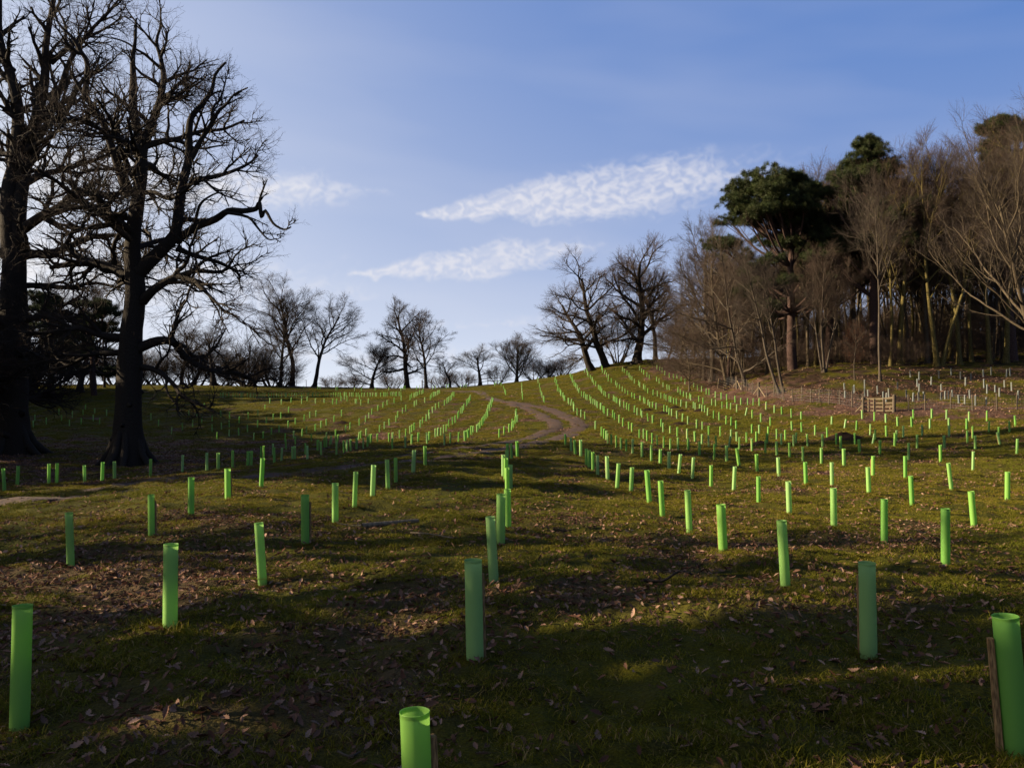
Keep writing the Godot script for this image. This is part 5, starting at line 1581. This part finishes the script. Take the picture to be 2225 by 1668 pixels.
	oakish.stems = [[Vector3.ZERO, Vector3(0.05, 1, 0.05), 11.0, 0.50]]
	v["thin_oak"] = bare_tree(170, shape(3, oakish))
	# --- skyline beyond the left field
	var sk := "bare trees on the far skyline"
	place_tree("field_tree", "slender bare tree with straight stem, first of the skyline trio", v.airy0, -40.31, 149.0, Vector2(8.5, 17.0), 0.5, "oak_bark", "twig_bark", sk)
	place_tree("field_tree", "tallest bare tree of the skyline trio, middle stem slightly tilted", v.airy1, -38.31, 149.0, Vector2(11.5, 20.0), 2.2, "oak_bark", "twig_bark", sk, -0.06)
	place_tree("field_tree", "bare tree leaning outward at the end of the skyline trio", v.airy2, -34.47, 149.0, Vector2(13, 17.0), 0.0, "oak_bark", "twig_bark", sk, -0.08)
	place_tree("field_tree", "low bare dome-shaped tree on skyline beside the leaning trio", v.dome, -24.54, 150.0, Vector2(10, 8), 0.4, "oak_bark", "red_twig", sk)
	place_tree("oak_tree", "thick-trunked narrow bare oak alone on the far skyline", v.oak0, -18.05, 147.0, Vector2(8.5, 16), 1.0, "oak_bark", "twig_bark", sk)
	place_tree("field_tree", "slim bare tree next to the dark skyline field gate", v.airy0, -14.33, 143.0, Vector2(8, 14), 3.6, "oak_bark", "red_twig", sk)
	place_tree("field_tree", "small bare tree between the gate tree and umbrella tree", v.airy1, -10.84, 150.0, Vector2(5.5, 6), 2.0, "oak_bark", "twig_bark", sk)
	place_tree("field_tree", "small umbrella-headed bare tree above the rail fence", v.umbrella, -5.60, 150.0, Vector2(8.5, 7.6), 0.6, "oak_bark", "twig_bark", sk)
	place_tree("shrub", "small dark bush beside the umbrella-headed skyline tree", v.bush, -2.46, 150.0, Vector2(4.5, 4), 0.6, "oak_bark", "red_twig", sk)
	place_tree("field_tree", "pale fan-shaped bare tree at the foot of the hill skyline", v.fan, 0.82, 146.0, Vector2(7, 8.6), 0.2, "oak_bark", "pale_twig", sk)
	var bushes := [[3.83, 150.0, 0.9, "bush just uphill of the pale fan-shaped skyline tree"], [6.00, 148.0, 0.85, "second bush uphill of the pale fan-shaped skyline tree"], [8.01, 144.0, 0.9, "low bush on the crest below the twin leaning oak"], [-9.10, 156.0, 0.8, "low bush behind the rail fence on the far skyline"], [-12.95, 156.0, 0.75, "low bush just beyond the dark skyline field gate"], [-22.29, 158.0, 0.8, "low bush beneath the thick-trunked skyline oak"], [-29.08, 158.0, 0.7, "low bush in front of the dome-shaped skyline tree"], [-33.57, 160.0, 0.6, "small bush under the leaning skyline tree"]]
	for b in bushes:
		place_tree("shrub", "bare reddish " + b[3], v.bush, b[0], b[1], Vector2(b[2] * 7.0, b[2] * 4.6), b[0] * 1.0, "oak_bark", "red_twig", "skyline bushes")
	rng.seed = 77
	for k in 16:
		var x: float = -78.0 + k * 2.7
		place_tree("shrub", "dark bush in the skyline hedge, %s from the huge edge oak" % ordinal(k + 1), v.bush, x, rng.randf_range(136.0, 150.0), Vector2(rng.randf_range(6.0, 8.5), rng.randf_range(3.5, 8.5)), k * 1.7, "oak_bark", "twig_bark", "skyline bushes")
	place_tree("shrub", "tall dense dark bush on skyline behind the old oak's boughs", v.bush, -44.91, 146.0, Vector2(10, 9.5), 1.0, "oak_bark", "twig_bark", "skyline bushes")
	place_tree("field_tree", "bare tree seen through the old oak's low boughs", v.umbrella, -48.94, 140.0, Vector2(11, 11), 1.0, "oak_bark", "twig_bark", sk)
	place_tree("field_tree", "second bare tree behind the old oak's low boughs", v.airy1, -56.29, 146.0, Vector2(9, 12), 4.0, "oak_bark", "twig_bark", sk)
	place_tree("field_tree", "thick dark trunk standing between the two old oaks", v.oak2, -59.63, 118.0, Vector2(11, 15), 2.0, "oak_bark", "twig_bark", sk)
	place_tree("field_tree", "thin pole-like trunk, first between the two old oaks", v.slim0, -66.45, 126.0, Vector2(6, 17), 2.0, "oak_bark", "twig_bark", sk)
	place_tree("field_tree", "thin pole-like trunk just beside the old oak's stem", v.slim1, -61.98, 126.0, Vector2(6, 17), 1.0, "oak_bark", "twig_bark", sk)
	place_tree("field_tree", "thin pole-like trunk touching the old oak's outline", v.slim2, -61.93, 130.0, Vector2(6, 16), 5.0, "oak_bark", "twig_bark", sk)
	place_tree("field_tree", "bare tree half hidden behind the huge edge oak", v.oak1, -67.22, 120.0, Vector2(12, 15), 0.0, "oak_bark", "twig_bark", sk)

	# --- the hill crest
	var cr := "bare oaks on the hill crest"
	place_tree("oak_tree", "twin-stemmed bare oak leaning over the hill crest", v.twin, 12.19, 121.0, Vector2(14.5, 17.2), 0.0, "oak_bark", "red_twig", cr)
	place_tree("oak_tree", "upright bare oak with broad crown on the hill crest", v.oak1, 17.57, 120.0, Vector2(11.5, 18.0), 2.5, "oak_bark", "red_twig", cr)
	place_tree("field_tree", "cluster of bare shoots between the two crest oaks", v.bush, 15.49, 124.0, Vector2(6, 9), 0.5, "oak_bark", "red_twig", cr)
	place_tree("field_tree", "pale bare tree behind the crest oak where the wood begins", v.airy0, 21.83, 130.0, Vector2(9.5, 16), 4.1, "oak_bark", "red_twig", cr)

	# --- the wood: trees along its front that can be told apart
	var wd := "trees along the wood's edge"
	place_tree("woodland_tree", "leaning wood-edge tree with twiggy mantle above the broken hurdle", v.mantle0, 22.72, 83.0, Vector2(10, 16.5), 0.0, "grey_bark", "red_twig", wd)
	place_tree("woodland_tree", "bushy bare tree overhanging the fence nearest the hill crest", v.mantle1, 21.82, 112.0, Vector2(9, 13), 1.2, "wood_bark", "red_twig", wd)
	place_tree("woodland_tree", "bushy bare tree between crest thicket and broken hurdle", v.mantle1, 22.43, 100.0, Vector2(9.5, 16), 3.6, "grey_bark", "red_twig", wd)
	place_tree("woodland_tree", "tall twiggy tree rising behind the leaning hurdle tree", v.mantle1, 22.61, 90.0, Vector2(9, 17.5), 5.2, "wood_bark", "red_twig", wd)
	place_tree("woodland_tree", "low twiggy tree at the very start of the crest thicket", v.mantle1, 20.91, 116.0, Vector2(8, 9.5), 2.2, "wood_bark", "red_twig", wd)
	place_tree("woodland_tree", "twiggy tree arching over the fence midway to the hurdle", v.mantle0, 22.77, 104.0, Vector2(9, 12), 0.4, "grey_bark", "red_twig", wd)
	place_tree("woodland_tree", "pale-topped bare tree poking above the thicket by the great pine", v.airy1, 22.70, 97.0, Vector2(8, 20), 0.4, "grey_bark", "pale_twig", wd)
	place_tree("woodland_tree", "larger of two pale leaning trunks beside the fence strainer post", v.slim1, 23.16, 74.0, Vector2(5.5, 14), 0.3, "grey_bark", "pale_twig", wd, 0.28)
	place_tree("woodland_tree", "thinner of two pale leaning trunks beside the fence strainer post", v.slim2, 23.64, 74.5, Vector2(4.5, 12), 1.3, "grey_bark", "pale_twig", wd, 0.20)
	place_tree("woodland_tree", "short reddish-barked trunk behind the broken hurdle", v.slim3, 23.16, 92.0, Vector2(6, 12), 0.3, "pine_bark", "red_twig", wd)
	place_tree("ash_tree", "slim pale straight ash standing forward of the dark wood", v.ash, 30.33, 70.5, Vector2(6.3, 18.2), 0.3, "grey_bark", "pale_twig", wd)
	place_tree("ash_tree", "bare ash fanning in over the picture's right edge", v.edge, 36.37, 57.0, Vector2(15, 21), 0.0, "wood_bark", "pale_twig", wd)
	place_tree("woodland_tree", "forked yellow-mossed tree left of the wood's centre clearing", v.forked, 40.03, 80.5, Vector2(10, 22), 0.2, "moss_bark", "red_twig", wd)
	place_tree("woodland_tree", "stout mossy trunk just beyond the forked mossed tree", v.slim0, 42.63, 81.5, Vector2(8, 22), 1.2, "moss_bark", "red_twig", wd)
	place_tree("woodland_tree", "mossy trunk behind the pale forward ash", v.slim2, 37.44, 82.5, Vector2(8, 21.5), 2.2, "moss_bark", "red_twig", wd)
	place_tree("woodland_tree", "dark stout trunk between the pale ash and forked tree", v.slim3, 42.64, 92.0, Vector2(8.5, 21), 3.2, "wood_bark", "red_twig", wd)
	place_tree("woodland_tree", "thin mossy trunk close beside the dark pine trunk", v.slim1, 36.06, 81.5, Vector2(6, 20), 4.2, "moss_bark", "red_twig", wd)
	place_tree("woodland_tree", "dark slim trunk just short of the forked mossed tree", v.slim2, 40.74, 84.0, Vector2(7, 21.5), 5.2, "wood_bark", "red_twig", wd)
	place_tree("woodland_tree", "slim trunk second beyond the forked mossed tree", v.slim1, 45.38, 84.5, Vector2(7.5, 22.5), 0.9, "moss_bark", "red_twig", wd)
	place_tree("woodland_tree", "mossy trunk midway between forked tree and edge pine", v.slim3, 45.76, 82.0, Vector2(8.5, 23.5), 1.9, "moss_bark", "red_twig", wd)
	place_tree("woodland_tree", "mossy trunk right beside the pale edge pine", v.slim0, 47.59, 82.5, Vector2(9, 24.5), 2.9, "moss_bark", "red_twig", wd)
	place_tree("woodland_tree", "slender trunk behind the russet sapling", v.forked, 36.21, 92.0, Vector2(8, 19), 3.9, "wood_bark", "red_twig", wd)
	place_tree("woodland_tree", "bent pale trunk with forked top before the great pine", v.forked, 28.84, 79.0, Vector2(5.5, 12), 0.9, "grey_bark", "red_twig", wd)
	place_tree("woodland_tree", "slim trunk between the great pine and russet sapling", v.slim1, 33.46, 88.0, Vector2(7, 18), 5.9, "wood_bark", "red_twig", wd)
	place_tree("woodland_tree", "slim trunk hard by the great pine's stem", v.slim2, 30.48, 88.0, Vector2(6, 15), 0.1, "wood_bark", "red_twig", wd)
	place_tree("woodland_tree", "slim trunk on the hurdle side of the great pine", v.slim0, 27.46, 92.0, Vector2(6, 15), 0.1, "wood_bark", "red_twig", wd)
	# the mass of the wood behind: stems, and one cloud of twigs for all of them
	for kind in ["slim0", "slim1", "slim2", "slim3", "forked", "mantle1"]:
		rng.seed = hash(kind) % 1000
		var stems := PackedFloat32Array()
		var tops := PackedFloat32Array()
		for k in (30 if kind != "mantle1" else 14):
			var dd := rng.randf_range(91, 165)
			var x := lerpf(0.225, 0.72, rng.randf()) * dd
			if kind == "mantle1":
				x = lerpf(0.20, 0.70, rng.randf()) * dd
			var s := rng.randf_range(0.85, 1.15) * (0.7 if kind == "mantle1" else 1.0)
			if x < dd * 0.335:
				s *= 0.66  # the wood is lower towards the crest
			var xf := Transform3D(Basis(Vector3.UP, rng.randf() * TAU).scaled(Vector3(s * 1.1, s, s * 1.1)), Vector3(x, land(x, dd) - 0.1, -dd))
			put(stems, xf, Color.WHITE)
			var tw: Array = v[kind].tw
			for j in range(0, tw.size(), 1 if kind != "forked" else 2):
				put(tops, xf * tw[j] * Transform3D(Basis().scaled(Vector3.ONE * 1.3), Vector3.ZERO), Color.WHITE)
		var o := scatter(numbered("woodland"), v[kind].trunk, mat["moss_bark" if kind in ["slim1", "slim3"] else "wood_bark"], stems, self)
		tag(o, "dense mass of bare trees deep in the wood", "trees", "deep wood", "stuff")
		o = scatter(numbered("woodland"), v[kind].sprig, mat.red_twig, tops, self)
		tag(o, "dense mass of bare trees deep in the wood", "trees", "deep wood", "stuff")
	# undergrowth along the wood's foot
	var ub := PackedFloat32Array()
	rng.seed = 910
	for k in 240:
		var dd := rng.randf_range(86, 160)
		var x := lerpf(0.19, 0.68, rng.randf()) * dd
		var s := rng.randf_range(0.45, 1.0) if dd < 118.0 else rng.randf_range(0.9, 1.7)
		if k < 34:
			var f := k / 33.0
			x = lerpf(19.0, 37.0, f) + rng.randf_range(-1, 1)
			dd = lerpf(106.0, 76.0, f) + rng.randf_range(0.5, 5.0)
			s = rng.randf_range(0.3, 0.7)
		var xf := Transform3D(Basis(Vector3.UP, rng.randf() * TAU).scaled(Vector3(s * 1.6, s, s * 1.6)), Vector3(x, land(x, dd) - 0.05, -dd))
		var tw: Array = v.bush.tw
		for j in range(0, tw.size(), 3):
			put(ub, xf * tw[j], Color.WHITE)
	var un := scatter("undergrowth", v.bush.sprig, mat.red_twig, ub, self)
	tag(un, "tangle of bare brambles and shoots under the wood's edge", "undergrowth", "", "stuff")

	# --- pines and other evergreens
	pine("great dark pine with broad rounded crown towering over the wood", 28.17, 86.0, 19.5, 0.46, pads_for(301, 1), 302)
	pine("dark pine with stepped pointed crown behind the pale ash", 35.68, 84.0, 22.0, 0.46, pads_for(303, 2), 304)
	pine("dark pine with pale pinkish trunk behind the edge ash", 49.13, 84.0, 25.0, 0.48, pads_for(305, 3), 306)
	pine("dark pine filling the gap between the two great pines", 33.62, 91.0, 20.5, 0.4, pads_for(307, 4), 308)
	pine("dark layered yew seen between the two old oaks", -56.02, 104.0, 13.5, 0.4, pads_for(309, 5), 310, "yew_tree", Color(0.8, 0.85, 0.8))
	pine("second dark layered yew nearer the crooked-limbed oak", -54.62, 112.0, 13.0, 0.35, pads_for(311, 5), 312, "yew_tree", Color(0.8, 0.85, 0.8))
	# a belt of evergreens outside the picture keeps the left field in shade
	for k in 24:
		var dd := 24.0 + k * 4.2
		var x := -0.6 * dd - 11.0 - (5.0 if k % 2 == 0 else 0.0)
		pine("low dark pine outside the picture, %s from the belt's near end" % ordinal(k + 1), x, dd, 14.0, 0.36, pads_for(430 + k, 6), 460 + k)
		if k > 4:
			pine("tall dark pine outside the picture, %s from the belt's near end" % ordinal(k - 4), x - 11.0, dd + 2.0, 19.0, 0.42, pads_for(330 + k, 4), 360 + k)
	# russet beech sapling still holding dead leaves
	rng.seed = 320
	var sap := place_tree("beech_sapling", "russet beech sapling still holding its dead leaves", v.slim1, 28.84, 72.0, Vector2(2.2, 5.6), 0.0, "grey_bark", "red_twig", wd)
	var lb := PackedFloat32Array()
	var lm := leaf_mesh(4)
	for k in 1500:
		var u := wander(1.0)
		while u.length() > 1.0:
			u = wander(1.0)
		var y := 3.4 + u.y * 1.9
		var e := Vector3(u.x * 1.15, y, u.z * 1.15)
		put(lb, Transform3D(Basis.from_euler(wander(3.0)).scaled(Vector3.ONE * 1.25), Vector3(e.x / sap.scale.x, e.y / sap.scale.y, e.z / sap.scale.z)), Color(0.19, 0.062, 0.030).lerp(Color(0.11, 0.045, 0.022), rng.randf()))
	var dl := scatter("dead_leaves", lm, mat.dead_leaves, lb, sap)
	dl.set_meta("kind", "stuff")

	# --- oaks standing outside the picture whose shade lies over the foreground
	var sh := "oaks outside the picture"
	place_tree("oak_tree", "bare oak beyond the picture's left edge, nearest the camera", v.thin_oak, -22.0, 6.0, Vector2(15, 17), 0.3, "oak_bark", "twig_bark", sh)
	place_tree("oak_tree", "bare oak beyond the picture's left edge, second from the camera", v.thin_oak, -31.0, 9.2, Vector2(15, 17), 1.3, "oak_bark", "twig_bark", sh)
	place_tree("oak_tree", "bare oak beyond the picture's left edge, third from the camera", v.thin_oak, -44.0, 29.0, Vector2(16, 18), 2.3, "oak_bark", "twig_bark", sh)
	place_tree("oak_tree", "bare oak beyond the picture's left edge, level with the camera", v.thin_oak, -17.0, 3.6, Vector2(12, 14), 2.6, "oak_bark", "twig_bark", sh)


func pads_for(sd: int, kind: int) -> Array:
	rng.seed = sd
	var pads := []
	match kind:
		1:  # broad dome, some boughs lower
			for k in 48:
				var f := rng.randf()
				var y := lerpf(11.5, 19.2, pow(f, 0.7))
				var wide := 6.2 * sqrt(maxf(0.05, 1.0 - pow((y - 13.5) / 6.3, 2.0)))
				var a := rng.randf() * TAU
				var q := sqrt(rng.randf()) * wide
				pads.append([Vector3(cos(a) * q - 2.6, y, sin(a) * q * 0.85), Vector3(1.25, 0.72, 1.25) * rng.randf_range(0.85, 1.4), 44])
			for k in 22:
				var a := rng.randf() * TAU
				pads.append([Vector3(cos(a) * 4.0 - 1.2, rng.randf_range(5.5, 11.5), sin(a) * 3.6), Vector3(1.2, 0.5, 1.2), 28])
		2:  # stepped: wide below, narrow tower on top
			for k in 22:
				var a := rng.randf() * TAU
				var y := rng.randf_range(17.5, 21.8)
				var q := rng.randf() * (2.3 if y < 20.5 else 1.7)
				pads.append([Vector3(cos(a) * q - 0.6, y, sin(a) * q), Vector3(1.0, 0.65, 1.0) * rng.randf_range(0.85, 1.3), 40])
			for k in 34:
				var a := rng.randf() * TAU
				var y := rng.randf_range(11.0, 18.0)
				var q := sqrt(rng.randf()) * 4.8
				pads.append([Vector3(cos(a) * q, y, sin(a) * q), Vector3(1.2, 0.7, 1.2) * rng.randf_range(0.85, 1.3), 40])
		3:
			for k in 26:
				var a := rng.randf() * TAU
				var y := rng.randf_range(14.0, 24.8)
				var q := sqrt(rng.randf()) * lerpf(3.6, 1.5, clampf((y - 14.0) / 10.0, 0.0, 1.0))
				pads.append([Vector3(cos(a) * q - 0.5, y, sin(a) * q), Vector3(1.1, 0.7, 1.1) * rng.randf_range(0.8, 1.3), 40])
		4:
			for k in (24 if sd > 320 else 40):
				var a := rng.randf() * TAU
				var y := rng.randf_range(9.0, 18.6 if sd > 320 else 20.0)
				var q := sqrt(rng.randf()) * 4.6
				pads.append([Vector3(cos(a) * q, y, sin(a) * q), Vector3(1.25, 0.65, 1.25) * rng.randf_range(0.85, 1.3), 36])
		6:
			for k in 22:
				var a := rng.randf() * TAU
				var y := rng.randf_range(4.0, 13.2)
				var q := sqrt(rng.randf()) * 4.2
				pads.append([Vector3(cos(a) * q, y, sin(a) * q), Vector3(1.25, 0.65, 1.25) * rng.randf_range(0.85, 1.3), 36])
		5:  # flat layers
			for k in 30:
				var a := rng.randf() * TAU
				var y := rng.randf_range(2.8, 13.0)
				var q := sqrt(rng.randf()) * lerpf(5.2, 2.0, (y - 2.8) / 10.2)
				pads.append([Vector3(cos(a) * q, y, sin(a) * q), Vector3(1.4, 0.28, 1.4) * rng.randf_range(0.8, 1.3), 30])
	return pads


func small_things() -> void:
	stick("fallen_branch", "long weathered fallen branch lying left of the middle row", [Vector3(-2.09, 11.9, 0.05), Vector3(-1.36, 12.4, 0.07)], 0.042, "timber", [[0, Vector3(-0.35, 0.03, -0.05)]])
	stick("fallen_branch", "thin pale stick lying in grass by the middle row", [Vector3(-1.29, 10.9, 0.06), Vector3(-1.05, 10.7, 0.055), Vector3(-0.75, 10.5, 0.05)], 0.012, "timber")
	stick("fallen_branch", "dark forked twig lying between the two nearest curving-row tubes", [Vector3(1.17, 7.6, 0.02), Vector3(1.33, 7.55, 0.05), Vector3(1.48, 7.6, 0.10), Vector3(1.62, 7.7, 0.05)], 0.014, "oak_bark", [[1, Vector3(-0.12, 0.16, -0.05)], [2, Vector3(0.1, 0.03, 0.12)]])
	stick("fallen_branch", "short broken twig lying in the foreground leaves", [Vector3(-0.79, 3.9, 0.03), Vector3(-0.72, 3.8, 0.06), Vector3(-0.68, 3.85, 0.04)], 0.006, "grey_bark", [[1, Vector3(0.03, 0.05, 0.03)]])
	var spots := [[20.68, 113.0, 0.9, 0.35, "dark molehill near the top of the hill rows"], [11.79, 74.0, 0.7, 0.22, "molehill beside the track side of the hill rows"], [14.48, 76.0, 0.8, 0.2, "molehill midway along the hill rows"], [14.33, 72.0, 0.7, 0.2, "molehill just below the midway molehill"], [15.48, 70.5, 0.8, 0.22, "molehill on the hurdle side of the hill rows"], [11.91, 61.0, 0.8, 0.2, "lowest molehill on the sunny slope"], [12.24, 70.0, 0.9, 0.18, "flat molehill among brown leaves on the slope"], [17.93, 46.5, 1.5, 0.38, "broad dark earth mound in front of the wooden gate"], [13.34, 46.0, 0.9, 0.22, "dark earth mound below the fence strainer post"], [-14.93, 75.0, 0.9, 0.25, "dark earth mound in the shaded left field"]]
	for s in spots:
		mound(s[4], at(s[0], s[1]), s[2], s[3], int(s[0] * 10.0) + 900)
	# far gate and rails on the skyline
	var g0 := at(-14.81, 141.0)
	var o := thing("field_gate", "small dark field gate on the far skyline", "gate", g0)
	for k in 4:
		part("rail", bar(Vector3(0, 0.25 + k * 0.28, 0), Vector3(1.5, 0.25 + k * 0.28, 0), 0.06, 0.09), mat.grey_timber, o)
	for x in [0.0, 1.5]:
		part("gate_post", round_bar(Vector3(x, -0.3, 0), Vector3(x, 1.35, 0), 0.08, 0.08), mat.grey_timber, o)
	var r0 := thing("rail_fence", "low wooden rail fence on skyline under the umbrella-headed tree", "fence", Vector3.ZERO)
	var last := Vector3.ZERO
	for k in 6:
		var p := at(-7.31 + k * 1.083, 144.0)
		part("post", round_bar(p + Vector3(0, -0.3, 0), p + Vector3(0, 1.15, 0), 0.06, 0.06), mat.grey_timber, r0)
		if k > 0:
			for up in [0.55, 1.0]:
				part("rail", bar(last + Vector3(0, up, 0.09), p + Vector3(0, up, 0.09), 0.05, 0.09), mat.grey_timber, r0)
		last = p
	var l0 := thing("wire_fence", "thin row of posts along skyline beneath the leaning trio", "fence", Vector3.ZERO)
	for k in 9:
		var p := at(-41.15 + k * 1.693, 150.0)
		part("post", round_bar(p + Vector3(0, -0.3, 0), p + Vector3(0, 1.1, 0), 0.05, 0.045), mat.grey_timber, l0)
